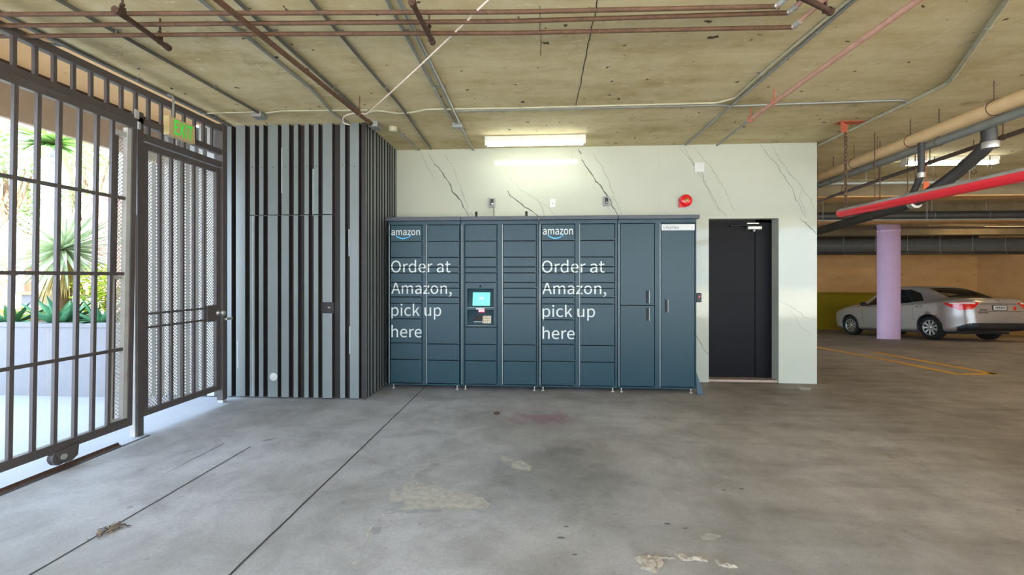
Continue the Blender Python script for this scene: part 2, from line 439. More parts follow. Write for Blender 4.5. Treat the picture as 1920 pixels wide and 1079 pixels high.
# letter outlines: advance width, then closed loops of x,y
GLYPHS = {
    ',': (389, [[105,-266,156,-240,201,-208,238,-171,269,-128,291,-81,305,-29,310,27,307,64,300,97,288,125,272,147,252,163,229,173,202,176,180,174,160,169,142,159,127,146,115,129,108,109,105,87,108,64,115,45,126,28,141,15,158,5,178,-1,199,-3,214,-1,211,-36,201,-69,186,-99,165,-127,140,-151,109,-173,74,-190]]),
    'A': (852, [[6,0,136,0,235,314,611,314,709,0,846,0,497,1027,353,1027], [268,416,318,574,378,771,392,820,420,922,426,922,454,821,469,771,483,722,498,673,514,624,529,574,578,416]]),
    'E': (825, [[141,0,748,0,748,111,270,111,270,485,660,485,660,595,270,595,270,917,732,917,732,1027,141,1027]]),
    'I': (410, [[141,0,270,0,270,1027,141,1027]]),
    'O': (1039, [[520,-18,625,-6,719,30,800,89,867,168,916,267,947,384,958,517,947,650,916,765,867,863,800,941,719,998,625,1033,520,1045,414,1033,320,998,239,941,173,863,123,765,92,650,81,517,92,384,123,267,173,168,239,89,320,30,414,-6], [520,95,444,105,378,134,322,180,276,243,242,321,221,413,214,517,221,620,242,711,276,788,322,849,378,894,444,922,520,931,595,922,661,894,717,849,763,788,797,711,818,620,825,517,818,413,797,321,763,243,717,180,661,134,595,105]]),
    'T': (839, [[354,0,485,0,485,917,796,917,796,1027,43,1027,43,917,354,917]]),
    'U': (1010, [[506,-18,592,-11,670,12,738,52,795,111,837,192,864,295,874,423,874,1027,749,1027,749,420,743,325,725,248,696,189,659,146,613,117,562,100,506,95,450,100,399,117,355,146,318,189,290,248,272,325,266,420,266,1027,137,1027,137,423,147,295,174,192,216,111,272,52,341,12,419,-11]]),
    'X': (803, [[24,0,161,0,308,277,343,345,366,392,378,418,391,444,396,444,485,277,637,0,780,0,479,524,759,1027,623,1027,435,661,425,638,413,613,408,613,381,661,326,765,186,1027,43,1027,324,531]]),
    'a': (789, [[304,-18,344,-15,382,-7,420,6,456,23,491,43,524,66,556,91,560,91,571,0,676,0,676,468,672,545,657,612,631,670,595,717,547,751,486,773,413,780,361,777,312,768,266,755,222,739,182,720,147,700,115,681,164,592,191,610,220,626,251,641,284,654,319,665,355,671,392,674,440,668,478,653,506,629,527,598,540,563,547,523,549,482,421,463,315,438,230,407,164,367,119,320,91,263,83,197,88,142,104,95,130,55,163,23,204,1,252,-13], [340,85,309,88,281,94,256,105,235,122,219,144,209,172,206,206,211,246,229,281,260,313,306,340,369,363,449,382,549,396,549,185,518,159,488,136,459,118,430,104,401,94,371,87]]),
    'b': (866, [[464,-18,537,-9,605,18,667,61,719,121,759,197,785,287,794,392,788,488,768,572,737,644,693,702,637,744,570,771,492,780,455,777,419,769,384,757,349,740,315,720,283,698,252,674,258,810,258,1115,129,1115,129,0,231,0,242,78,248,78,277,54,307,33,338,15,370,1,402,-10,433,-16], [443,90,420,91,395,95,369,102,342,113,314,127,286,145,258,168,258,569,288,596,318,619,347,638,376,653,404,663,432,670,459,672,516,666,563,646,600,615,628,573,647,521,658,460,661,391,656,315,640,249,615,193,581,149,541,117,494,96]]),
    'c': (714, [[429,-18,467,-16,505,-10,542,1,578,15,612,32,645,53,675,77,619,164,598,146,575,130,551,116,525,105,498,96,469,90,440,88,383,95,332,115,288,148,253,191,227,245,210,308,204,380,210,451,228,514,255,568,292,612,336,645,387,665,444,672,469,671,492,666,515,659,536,649,557,637,595,606,660,690,636,710,610,729,582,746,550,760,516,771,479,778,438,780,356,771,280,745,212,702,155,644,111,570,83,482,73,380,82,278,108,190,149,117,204,59,270,17,345,-9]]),
    'd': (868, [[388,-18,426,-15,463,-7,499,6,532,22,563,43,593,65,619,90,623,90,634,0,739,0,739,1115,611,1115,611,822,618,692,589,714,561,733,533,750,504,763,473,772,440,778,403,780,330,771,262,744,201,700,149,641,109,567,83,479,74,380,82,278,103,190,138,117,185,59,242,16,311,-9], [416,90,362,96,316,115,277,147,247,189,224,243,211,307,206,381,212,452,228,515,254,569,288,612,329,645,375,665,426,672,453,671,479,666,505,659,531,648,557,633,584,615,611,592,611,193,584,165,557,142,530,123,502,108,474,98,445,92]]),
    'e': (776, [[437,-18,480,-16,520,-11,557,-2,593,10,626,25,657,41,686,59,641,144,617,129,592,116,566,105,539,96,511,89,482,85,451,84,392,90,339,108,294,138,256,177,227,226,208,284,199,350,711,350,717,423,710,511,691,589,659,655,615,708,559,747,491,772,413,780,340,771,270,744,206,701,152,641,110,567,83,480,73,380,82,279,109,191,152,118,208,59,276,17,353,-9], [197,441,209,502,229,554,256,598,290,632,328,657,371,673,416,678,464,673,506,658,540,633,568,599,588,555,601,503,605,441]]),
    'h': (850, [[129,0,258,0,258,552,289,583,318,609,346,630,374,647,403,658,433,666,465,668,505,664,538,653,564,633,584,605,598,568,607,521,609,465,609,0,737,0,737,482,732,559,719,625,695,680,663,724,620,755,567,774,504,780,461,777,421,767,384,752,348,732,315,709,283,682,252,653,258,810,258,1115,129,1115]]),
    'i': (385, [[129,0,258,0,258,761,129,761], [193,917,214,919,232,925,248,935,261,947,271,963,277,982,279,1003,277,1023,271,1041,261,1056,248,1068,232,1078,214,1083,193,1085,173,1083,155,1078,139,1068,126,1056,117,1041,111,1023,109,1003,111,982,117,963,126,947,139,935,155,925,173,919]]),
    'k': (773, [[129,0,255,0,255,200,398,367,620,0,759,0,472,454,725,761,583,761,261,360,255,360,255,1115,129,1115]]),
    'l': (398, [[263,-18,338,-7,319,91,277,92,265,105,261,115,258,143,258,1115,129,1115,129,151,131,108,139,71,152,39,170,15,195,-3,226,-14]]),
    'm': (1297, [[129,0,258,0,258,552,287,583,315,609,343,631,371,647,397,659,423,666,448,668,486,664,518,653,544,633,564,605,578,568,587,521,590,465,590,0,717,0,717,552,747,583,776,609,804,631,831,647,858,659,884,666,909,668,947,664,979,653,1005,633,1025,605,1039,568,1048,521,1050,465,1050,0,1178,0,1178,482,1173,559,1160,625,1136,680,1104,724,1062,755,1010,774,948,780,909,777,871,766,835,750,799,728,765,701,730,669,696,634,681,671,662,703,637,729,608,751,574,767,533,777,486,780,448,777,411,767,376,752,342,732,310,708,279,680,249,650,246,650,234,761,129,761]]),
    'n': (854, [[129,0,258,0,258,552,289,583,318,609,346,630,374,647,403,658,433,666,465,668,505,664,538,653,564,633,584,605,598,568,607,521,609,465,609,0,737,0,737,482,732,559,719,625,695,680,663,724,620,755,567,774,504,780,461,777,421,767,383,752,347,732,313,708,280,680,249,650,246,650,234,761,129,761]]),
    'o': (849, [[424,-18,502,-9,576,17,641,59,696,117,739,190,766,278,776,380,766,482,739,570,696,644,641,702,576,745,502,771,424,780,346,771,273,745,208,702,153,644,110,570,83,482,73,380,83,278,110,190,153,117,208,59,273,17,346,-9], [424,88,371,95,323,115,283,148,250,191,225,245,210,308,204,380,210,451,225,514,250,568,283,612,323,645,371,665,424,672,478,665,526,645,567,612,600,568,625,514,640,451,646,380,640,308,625,245,600,191,567,148,526,115,478,95]]),
    'p': (868, [[129,-321,258,-321,258,-63,254,70,283,47,313,27,343,11,374,-2,404,-11,434,-16,464,-18,537,-9,605,18,667,61,719,121,759,197,785,287,794,392,788,488,768,572,737,644,693,702,637,744,570,771,492,780,454,777,417,769,381,756,346,739,312,719,280,696,249,672,246,672,234,761,129,761], [443,90,420,91,396,95,370,102,343,113,315,127,286,145,258,168,258,569,288,596,319,619,348,638,376,653,405,663,432,670,459,672,516,666,563,646,600,615,628,573,647,521,658,460,661,391,656,315,640,249,615,193,581,149,541,117,494,96]]),
    'r': (543, [[129,0,258,0,258,489,281,539,306,580,334,612,363,636,392,653,420,662,448,665,522,653,546,763,465,780,429,776,395,766,362,748,330,725,301,695,274,661,249,622,246,622,234,761,129,761]]),
    't': (528, [[367,-18,408,-15,429,-12,470,-2,508,10,483,106,396,85,362,89,334,98,313,114,297,135,287,162,281,194,279,231,279,657,486,657,486,761,279,761,279,975,172,975,158,761,38,754,38,657,151,657,151,235,155,173,166,118,185,71,214,33,254,5,304,-12]]),
    'u': (850, [[352,-18,394,-15,434,-5,471,10,506,30,539,56,571,85,602,119,606,119,616,0,723,0,723,761,595,761,595,221,565,186,536,157,508,133,480,115,452,102,422,95,389,92,350,96,317,108,291,127,271,155,257,192,249,238,246,294,246,761,118,761,118,279,122,201,136,135,159,80,192,37,235,7,288,-12]]),
    'x': (697, [[21,0,155,0,258,178,335,314,342,314,424,178,536,0,676,0,426,384,657,761,524,761,430,594,372,485,363,466,356,466,291,575,282,594,179,761,41,761,272,396]]),
    'z': (665, [[49,0,625,0,625,104,210,104,612,692,612,761,92,761,92,657,450,657,49,69]]),
}
def text_mesh(txt, size=1.0, offset=0.0, spacing=1.0):
    """flat lettering as a bmesh in the xy plane, one em = 1.4 units"""
    c = bpy.data.curves.new('lettering', 'CURVE'); c.dimensions = '2D'; c.fill_mode = 'BOTH'; c.offset = offset
    x = 0.0
    for ch in txt:
        if ch == ' ': x += 0.31 * spacing; continue
        adv, loops = GLYPHS[ch]
        for l in loops:
            sp = c.splines.new('POLY'); n = len(l) // 2; sp.points.add(n - 1); sp.use_cyclic_u = True
            for k in range(n): sp.points[k].co = (x + l[2 * k] / 1000, l[2 * k + 1] / 1000, 0, 1)
        x += adv / 1000 * spacing
    o = bpy.data.objects.new('lettering', c); COL.objects.link(o)
    dg = bpy.context.evaluated_depsgraph_get(); dg.update()
    me = bpy.data.meshes.new_from_object(o.evaluated_get(dg))
    bpy.data.objects.remove(o); bpy.data.curves.remove(c)
    bm = bmesh.new(); bm.from_mesh(me); bpy.data.meshes.remove(me)
    return bm
def fit_text(bm, x0, x1, z0, z1):
    """scale flat xy text into a box; returns the bmesh with x,y replaced"""
    xs = [v.co.x for v in bm.verts]; ys = [v.co.y for v in bm.verts]
    ax, bx, ay, by = min(xs), max(xs), min(ys), max(ys)
    for v in bm.verts:
        v.co.x = x0 + (v.co.x - ax) / (bx - ax) * (x1 - x0); v.co.y = z0 + (v.co.y - ay) / (by - ay) * (z1 - z0)
    return bm

# ------------------------------------------------------------------ the setting
XL, XR, YN = -3.36, 16.0, -4.2
WY = 5.895                                # face of the marble wall
# floor
b = MB()
ys = [YN, FLOOR_BREAK, FLOOR_END, 18.6]
for y0, y1 in zip(ys, ys[1:]):
    b.add([(XL, y0, fz(y0)), (XR, y0, fz(y0)), (XR, y1, fz(y1)), (XL, y1, fz(y1))], [(0, 1, 2, 3)], 0)
b.add([(XL, YN, -.2), (XR, YN, -.2), (XR, YN, 0), (XL, YN, 0)], [(0, 1, 2, 3)], 0)
E = 0.0015
def F(u, v, h=E): return onfloor(u, v, h)
def fstrip(px, wd, m, jag=0.0, step=0.05, amp=0.0, h=E):
    b.strip(dense([F(u, v, h) for u, v in px], step, amp, px[0][0], (1, 1, 0)), wd, (0, 0, 1), m, jag)
p0 = F(795, 728); p1 = F(430, 1079); d = (p1 - p0)
b.strip(dense([p0 + Vector((0, 0.55, 0)), p0, p1, p1 + d * 0.8], 0.1, 0.004, 3, (1, 0, 0)), 0.011, (0, 0, 1), 1)
p0 = F(470, 838); p1 = F(55, 1079); d = (p1 - p0)
b.strip(dense([p0, p1, p1 + d * 0.8], 0.1, 0.004, 5, (1, 0, 0)), 0.011, (0, 0, 1), 1)
fstrip([(420, 832), (360, 862), (302, 893)], lambda t: 0.008 * (1 - 0.7 * t), 1)
fstrip([(480, 838), (575, 842), (680, 845)], 0.006, 3, 0.002)
# bare patch and chipped rims where the coating has come off
def poly_px(px, ox, oy, sc): return [(ox + x / sc, oy + y / sc) for x, y in px]
patch = poly_px([(820, 575), (850, 545), (890, 535), (960, 542), (1080, 550), (1160, 575), (1270, 600), (1350, 620), (1390, 655), (1350, 685), (1230, 695), (1110, 682), (1010, 687), (920, 692), (845, 697), (870, 655), (888, 632), (840, 640), (790, 640)], 480, 740, 3.183)
def patch_poly(px, m, h=E, amp=0.02, sd=1.0):
    pts = [F(u, v, h) for u, v in px]
    pts = dense(pts + [pts[0]], 0.02, amp, sd, (1, 1, 0))[:-1]
    bm = bmesh.new(); vs = [bm.verts.new(p) for p in pts]; f = bm.faces.new(vs)
    bmesh.ops.triangulate(bm, faces=[f]); b.bm(bm, m)
patch_poly(patch, 2)
for px in ([(1170, 370), (1030, 390), (1020, 430), (955, 460), (940, 495), (955, 540), (1080, 550), (1160, 575)],
           [(845, 697), (760, 720), (785, 760), (770, 790), (680, 795), (675, 850), (640, 890), (530, 930)],
           [(1160, 575), (1270, 598), (1350, 618), (1390, 655), (1350, 688)]):
    fstrip(poly_px(px, 480, 740, 3.183), lambda t: 0.007 + 0.007 * noise.noise(Vector((t * 30, 1, 2))), 3, 0.006, 0.015, 0.025, 2 * E)
for px in ([(950, 480), (1000, 450), (1060, 405), (1100, 420), (1010, 480), (960, 520)], [(815, 580), (850, 545), (880, 540), (870, 575)],
           [(805, 695), (840, 650), (885, 635), (885, 660), (830, 697)], [(930, 692), (1010, 690), (1120, 688), (1100, 700), (1000, 705), (900, 705)],
           [(690, 795), (715, 786), (742, 792), (748, 812), (735, 830), (700, 838), (680, 820)]):
    patch_poly(poly_px(px, 480, 740, 3.183), 4, 1.4 * E, 0.012, 4)
patch_poly(poly_px([(565, 1020), (600, 985), (635, 980), (625, 1010), (580, 1030)], 480, 740, 3.183), 2, E, 0.02, 9)
patch_poly(poly_px([(1060, 168), (1085, 160), (1095, 170), (1070, 176)], 480, 740, 3.183), 3)
patch_poly(poly_px([(1450, 360), (1490, 370), (1528, 385), (1528, 400), (1470, 395)], 480, 740, 3.183), 2)
patch_poly(poly_px([(0, 480), (60, 470), (105, 500), (95, 522), (30, 515), (0, 505)], 960, 700, 2.848), 2, E, 0.02, 2)
patch_poly(poly_px([(1010, 870), (1050, 850), (1100, 860), (1090, 890), (1030, 895)], 960, 700, 2.848), 2, E, 0.03, 3)
patch_poly(poly_px([(130, 250), (185, 252), (190, 262), (150, 264)], 1440, 620, 2.35), 3)
for x, y in ((290, 820), (262, 880), (335, 970), (1130, 625), (1225, 618), (925, 830), (830, 805), (1260, 240)):
    u, v = 960 + x / 2.848, 700 + y / 2.848
    q = F(u, v); r = random.uniform(0.008, 0.014)
    b.face([q + Vector((r * cos(a) * 1.6, r * sin(a) * random.uniform(.6, 1), 0)) for a in [k * pi / 5 for k in range(10)]], 5)
M['dark_spot'] = plain('dark_gum_spot', '5a5d61', 0.8)
struct('floor', b, ['floor', 'joint_dark', 'patch', 'patch_rim', 'wet', 'dark_spot'], recalc=False)

# parking bay lines painted on the ramp
b = MB()
def line(px, w_):
    b.strip(dense([onfloor(u, v, 0.004) for u, v in px], 0.2), w_, (0, 0, 1), 0, 0.006)
line([(1490, 643), (1535, 652), (1640, 671), (1800, 703)], 0.12)
line([(1640, 661), (1750, 681), (1868, 702)], 0.12)
line([(1798, 702), (1872, 701)], 0.10)
line([(1530, 643), (1640, 661)], 0.06)
line([(1740, 643), (1920, 659), (2000, 666)], 0.08)
struct('road_markings', b, ['yellow_line'], recalc=False)

# paving outside the gate
b = MB()
b.add([(-40, -25, -.001), (XL, -25, -.001), (XL, 60, -.001), (-40, 60, -.001)], [(0, 1, 2, 3)], 0)
b.add([(XL, -40, -.002), (40, -40, -.002), (40, YN, -.002), (XL, YN, -.002)], [(0, 1, 2, 3)], 2)
b.box((XL - .028, -3, -.05), (XL - .004, 3.62, 0.0005), 1)
struct('ground', b, ['ext_ground', 'joint_dark', 'drive'], recalc=False)

# ceiling slab with form joints and the peach soffit strip over the gate
b = MB()
b.box((-3.5, YN, CEIL), (XR, 18.6, CEIL + .35), 0)
def C(u, v, h=0.0): return atz(u, v, CEIL - h)
for px, w_, m in (([(1125, -20), (1116, 25), (1104, 75), (1091, 145), (1080, 198)], 0.007, 1), ([(1860, -5), (1760, 70), (1640, 130), (1560, 170)], 0.006, 2),
                  ([(1012, 10), (1013, 60), (1014, 105)], 0.004, 1)):
    b.strip(dense([C(u, v, 0.002) for u, v in px], 0.05, 0.006, 2, (1, 1, 0)), w_, (0, 0, -1), m, 0.003)
M['form_line'] = plain('pale_form_line', 'cfc6ac', 0.9)
struct('ceiling', b, ['ceiling', 'joint_dark', 'form_line'])
b = MB(); b.box((-4.62, -6, CEIL + .005), (-3.5, 4.80, CEIL + .3), 0)
b.box((-3.53, -6, CEIL - .02), (-3.49, 4.80, CEIL + .006), 1)
b.box((-4.31, -6, CEIL - .05), (-4.26, 4.80, CEIL + .006), 2)
struct('trim_1', b, ['soffit', 'galv_dark', 'rust_dark'])
b = MB(); b.box((-4.37, -6, 2.665), (-4.31, 4.80, CEIL + .35), 0, 0.006)
struct('trim_2', b, ['fascia'])
b = MB(); b.box((-4.70, YN, CEIL + .36), (XR + .2, 18.6, 5.3), 0)  # unseen block above the ceiling, added and sized to shade the lane
struct('upper_shade_block', b, ['fascia'])

# marble wall with the door recess
DX0 = aty(1329, 560, WY).x; DX1 = aty(1460, 560, WY).x; DZ = 2.13; DY = 6.085
b = MB()
b.box((-1.95, WY, 0), (DX0, DY, CEIL), 0); b.box((DX0, WY, DZ), (DX1, DY, CEIL), 0); b.box((DX1, WY, 0), (3.55, DY, CEIL), 0)
b.box((3.36, DY, 0), (3.55, 9.2, CEIL), 0); b.box((-1.95, 9.0, 0), (3.55, 9.2, CEIL), 0)
def W(u, v, o=0.0008): return aty(u, v, WY - o)
def vein(px, w_, m, amp=0.018):
    b.strip(dense([W(u, v) for u, v in px], 0.018, amp, px[0][0] * .37, (1, 0, 1)), lambda t: max(0.002, w_ * (0.75 + 0.6 * noise.noise(Vector((t * 14, px[0][0], 0))))) * (1 - 0.35 * abs(2 * t - 1)), (0, -1, 0), m)
def cpx(px): return [(740 + x / 3.2, 240 + y / 3.2) for x, y in px]
def dpx(px): return [(1240 + x / 2.84, 350 + y / 2.84) for x, y in px]
vein(cpx([(238, 212), (300, 290), (345, 375), (400, 445), (440, 530), (470, 580)]), 0.020, 1)
vein(cpx([(300, 160), (340, 220), (375, 300), (410, 400), (460, 520), (480, 580)]), 0.011, 2)
vein(cpx([(155, 145), (200, 240), (235, 300)]), 0.010, 2)
vein(cpx([(205, 150), (215, 180), (240, 215)]), 0.010, 2)
vein(cpx([(676, 376), (690, 405), (765, 460), (830, 505), (890, 545)]), 0.018, 1)
vein(cpx([(690, 300), (740, 360), (800, 400), (870, 430)]), 0.007, 2)
vein(cpx([(860, 425), (875, 470), (905, 540)]), 0.012, 2)
vein(cpx([(800, 400), (900, 460), (970, 540)]), 0.008, 2)
vein(cpx([(1103, 122), (1120, 157)]), 0.014, 1)
vein(cpx([(1124, 192), (1200, 300), (1275, 400), (1310, 470), (1345, 535)]), 0.018, 1)
vein(cpx([(1190, 150), (1240, 230), (1275, 290), (1310, 400), (1365, 530)]), 0.010, 2)
vein(cpx([(1055, 150), (1080, 210)]), 0.006, 2)
vein([(1276, 279), (1290, 297), (1308, 320), (1322, 340), (1334, 372), (1350, 398)], 0.011, 2)
vein([(1284, 279), (1302, 310), (1318, 328), (1326, 352), (1345, 385), (1362, 409)], 0.013, 2)
vein([(1300, 276), (1330, 310), (1352, 345), (1376, 393)], 0.009, 2)
vein([(1425, 270), (1440, 290), (1462, 318), (1484, 352), (1500, 388), (1513, 408)], 0.014, 2)
vein([(1446, 268), (1462, 300), (1484, 330), (1505, 352), (1520, 376), (1527, 392)], 0.010, 2)
vein(dpx([(740, 172), (790, 215), (828, 252)]), 0.012, 1)
vein([(1502, 360), (1498, 372), (1512, 402)], 0.008, 2)
vein(dpx([(170, 780), (190, 800), (220, 860), (249, 895)]), 0.010, 1)
vein(dpx([(628, 608), (700, 650), (760, 690), (826, 720)]), 0.008, 2, 0.03)
vein(dpx([(690, 660), (740, 740), (800, 800)]), 0.006, 2, 0.03)
for u in (813.5, 950.5, 1091, 1235):
    x = aty(u, 350, WY).x
    b.box((x - .002, WY - .0006, 0), (x + .002, WY, CEIL), 3)
M['sill'] = plain('worn_metal_threshold', 'a58f80', 0.5, 0.3)
struct('wall_back', b, ['marble', 'vein', 'vein_faint', 'joint_pale'])

# black door in the recess
r = thing('door_1', '', '', (DX0, DY, 0)); del r['label']; del r['category']; r['kind'] = 'structure'
b = MB(); b.box((DX0 - .03, DY - .012, 0.03), (2.86, DY + .03, DZ - .02), 0)
b.build('door_leaf', ['black_door'], r)
b = MB(); b.box((2.865, DY - .02, 0.03), (DX1 + .0, DY + .03, DZ), 0); b.box((DX0 - .03, DY - .02, DZ - .035), (DX1, DY + .03, DZ), 0)
b.build('door_frame', ['black_door'], r)
b = MB(); b.box((DX0, WY + .03, 0), (DX1, DY + .03, .03), 0, 0.004); b.build('threshold', ['sill'], r)
b = MB(); q = aty(1413, 428, DY - .03); b.box((q.x - .09, DY - .075, q.z - .022), (q.x + .09, DY - .012, q.z + .022), 0, 0.008)
b.lathe((q.x, DY - .04, q.z - .05), (0, 0, 1), [(0, .012), (.028, .022)], 0, 14)
b.box((q.x - .09, DY - .05, q.z + .055), (q.x + .06, DY - .02, q.z + .068), 0)
b.build('door_closer', ['alu'], r)
b = MB(); b.tube([(q.x, DY - .06, q.z + .03), (q.x - .16, DY - .07, q.z + .035), (q.x - .30, DY - .05, q.z + .028)], 0.011, 0, 8); b.build('closer_arm', ['black'], r)

# garage walls far behind
b = MB()
SH0 = Vector(aty(1848, 541, 17.35))
b.box((2.5, 17.4, -.62), (XR, 17.6, CEIL), 1)
def farz(v): return aty(1600, v, 17.2).z
b.box((2.5, 17.2, farz(549)), (SH0.x, 17.4, farz(470)), 0)
b.box((SH0.x, 17.2, farz(541)), (XR, 17.4, farz(470)), 0)
b.box((2.5, 17.15, farz(470)), (XR, 17.4, CEIL), 2)
struct('wall_far', b, ['peach', 'olive', 'dark_wall'])
b = MB(); b.box((XR, YN, -.7), (XR + .2, 18.6, CEIL), 0)
struct('wall_right', b, ['peach'])
# concrete beams crossing the garage ceiling behind the marble wall
b = MB(); b.box((3.55, 8.15, 2.80), (XR, 8.55, CEIL), 0); b.box((3.55, 10.9, 2.72), (XR, 11.3, CEIL), 0); b.box((3.55, 14.2, 2.66), (XR, 14.6, CEIL), 0)
struct('trim_3', b, ['beam'])
b = MB(); b.box((3.55, 8.13, 2.78), (XR, 8.57, 2.80), 0); b.box((3.55, 10.86, 2.66), (XR, 11.34, 2.72), 0)
struct('trim_4', b, ['peach'])

# dark slatted metal cladding (left wall) with its flush access door
CY = 4.815; CD = 0.06
def cx_(u): return aty(u, 500, CY).x
px_l = [425, 434, 442.5, 459.5, 469, 478, 486, 494, 502.5, 521, 528, 542, 551, 559, 571, 579, 588.5, 597, 605, 623, 638, 647, 656, 673]
boards = [(cx_(px_l[i]), cx_(px_l[i + 1])) for i in range(0, len(px_l), 2)]
x = boards[0][0] - .05
while x > -4.62:
    wd = random.choice((.05, .055, .1, .085)); boards.insert(0, (x - wd, x)); x -= wd + .05
DZ2 = 2.067
b = MB()
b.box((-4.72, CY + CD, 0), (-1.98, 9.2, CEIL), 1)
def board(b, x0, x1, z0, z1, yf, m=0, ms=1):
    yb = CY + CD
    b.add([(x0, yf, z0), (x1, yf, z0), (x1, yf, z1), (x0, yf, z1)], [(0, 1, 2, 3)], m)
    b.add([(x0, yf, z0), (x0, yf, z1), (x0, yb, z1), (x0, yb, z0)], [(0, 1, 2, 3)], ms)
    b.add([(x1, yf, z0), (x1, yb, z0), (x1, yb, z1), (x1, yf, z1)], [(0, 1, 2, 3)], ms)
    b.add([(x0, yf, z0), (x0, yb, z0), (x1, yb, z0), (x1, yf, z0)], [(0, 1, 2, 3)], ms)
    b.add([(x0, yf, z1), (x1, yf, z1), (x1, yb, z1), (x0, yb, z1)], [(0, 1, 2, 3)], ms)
dxa, dxb = cx_(470), cx_(632)
for x0, x1 in boards:
    inside = x0 > dxa - .02 and x1 < dxb
    if inside: board(b, x0, x1, DZ2 + .012, CEIL, CY)
    else: board(b, x0, x1, 0.012, CEIL, CY, 3 if x1 < -3.56 else 0, 3 if x1 < -3.56 else 1)  # boards past the gate get a lighter copy, daylight put into its colour
for x0, x1 in boards:                      # screw heads along the splice
    if x0 > -3.5 and random.random() < 0.8:
        b.lathe((x0 + (x1 - x0) * .5, CY - .003, 2.62 + random.uniform(-.01, .01)), (0, 1, 0), [(0, .004), (.003, .006)], 1, 8)
def wstrip(u, v0, v1, w_=0.012):
    z0 = aty(u, v1, CY).z; z1 = aty(u, v0, CY).z; x = cx_(u); b.box((x - w_, CY - .002, z0), (x, CY + .012, z1), 2)
wstrip(529.5, 277, 363); wstrip(588, 317, 402); wstrip(447, 640, 690); wstrip(657, 613, 664); wstrip(655.5, 430, 481)
# side return towards the lockers, boards facing +x
SX = -1.94
y = CY + .0
seq = [.055, .03, .055, .03, .085, .03, .05, .03]
k = 0
cl = [(CY, CY + .03)]
y = CY + .06
while y < WY - .06:
    wd = (.04, .05, .07, .04)[k % 4]; cl.append((y, min(y + wd, WY - .012))); y += wd + .045; k += 1
for y0, y1 in cl:
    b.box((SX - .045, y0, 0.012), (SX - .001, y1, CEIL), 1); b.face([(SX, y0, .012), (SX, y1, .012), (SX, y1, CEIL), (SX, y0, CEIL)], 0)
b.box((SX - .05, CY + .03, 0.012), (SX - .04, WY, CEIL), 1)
struct('wall_left', b, ['clad', 'clad_back', 'clad_bent', 'clad_daylit'])

r = thing('door_2', '', '', (dxa, CY, 0)); del r['label']; del r['category']; r['kind'] = 'structure'
b = MB()
zr0, zr1 = aty(614, 588, CY).z, aty(614, 567, CY).z
for x0, x1 in boards:
    if x0 > dxa - .02 and x1 < dxb:
        if abs(x0 - cx_(605)) < .01:
            board(b, x0, x1, 0.012, zr0, CY - .004); board(b, x0, x1, zr1, DZ2, CY - .004)
            b.box((x0, CY + .035, zr0), (x1 - .001, CY + CD - .001, zr1), 1)
        else: board(b, x0, x1, 0.012, DZ2, CY - .004)
for i in range(7):
    xa = dxa + .02 + i * (dxb - dxa - .03) / 7; xb = dxa + .02 + (i + .92) * (dxb - dxa - .03) / 7
    b.add([(xa, CY - .006, DZ2 - .004), (xb, CY - .012, DZ2 + .004), (xb, CY - .002, DZ2 + .007), (xa, CY - .002, DZ2)], [(0, 1, 2, 3)], 2)
b.box((cx_(474), CY - .008, .02), (cx_(476), CY + .02, DZ2), 2)
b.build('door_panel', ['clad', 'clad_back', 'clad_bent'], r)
b = MB(); q = aty(617, 577, CY + .02)
b.lathe((q.x, CY + .034, q.z), (0, -1, 0), [(0, .020), (.006, .020), (.010, .012), (.022, .014), (.03, .004)], 0, 16)
b.box((q.x - .012, CY + .02, q.z - .055), (q.x + .028, CY + .034, q.z - .03), 1)
b.build('lock_cylinder', ['zinc', 'black'], r)
b = MB(); q = aty(513.5, 707, CY)
b.lathe((q.x, CY - .004, q.z), (0, -1, 0), [(0, .046), (.004, .046), (.007, .040), (.007, .006), (.0075, .005), (.0075, 0)], 0, 28)
o = b.build('vent_cap', ['white_plastic'])
tag(o, 'small round white cap low on the slatted metal cladding', 'cap')

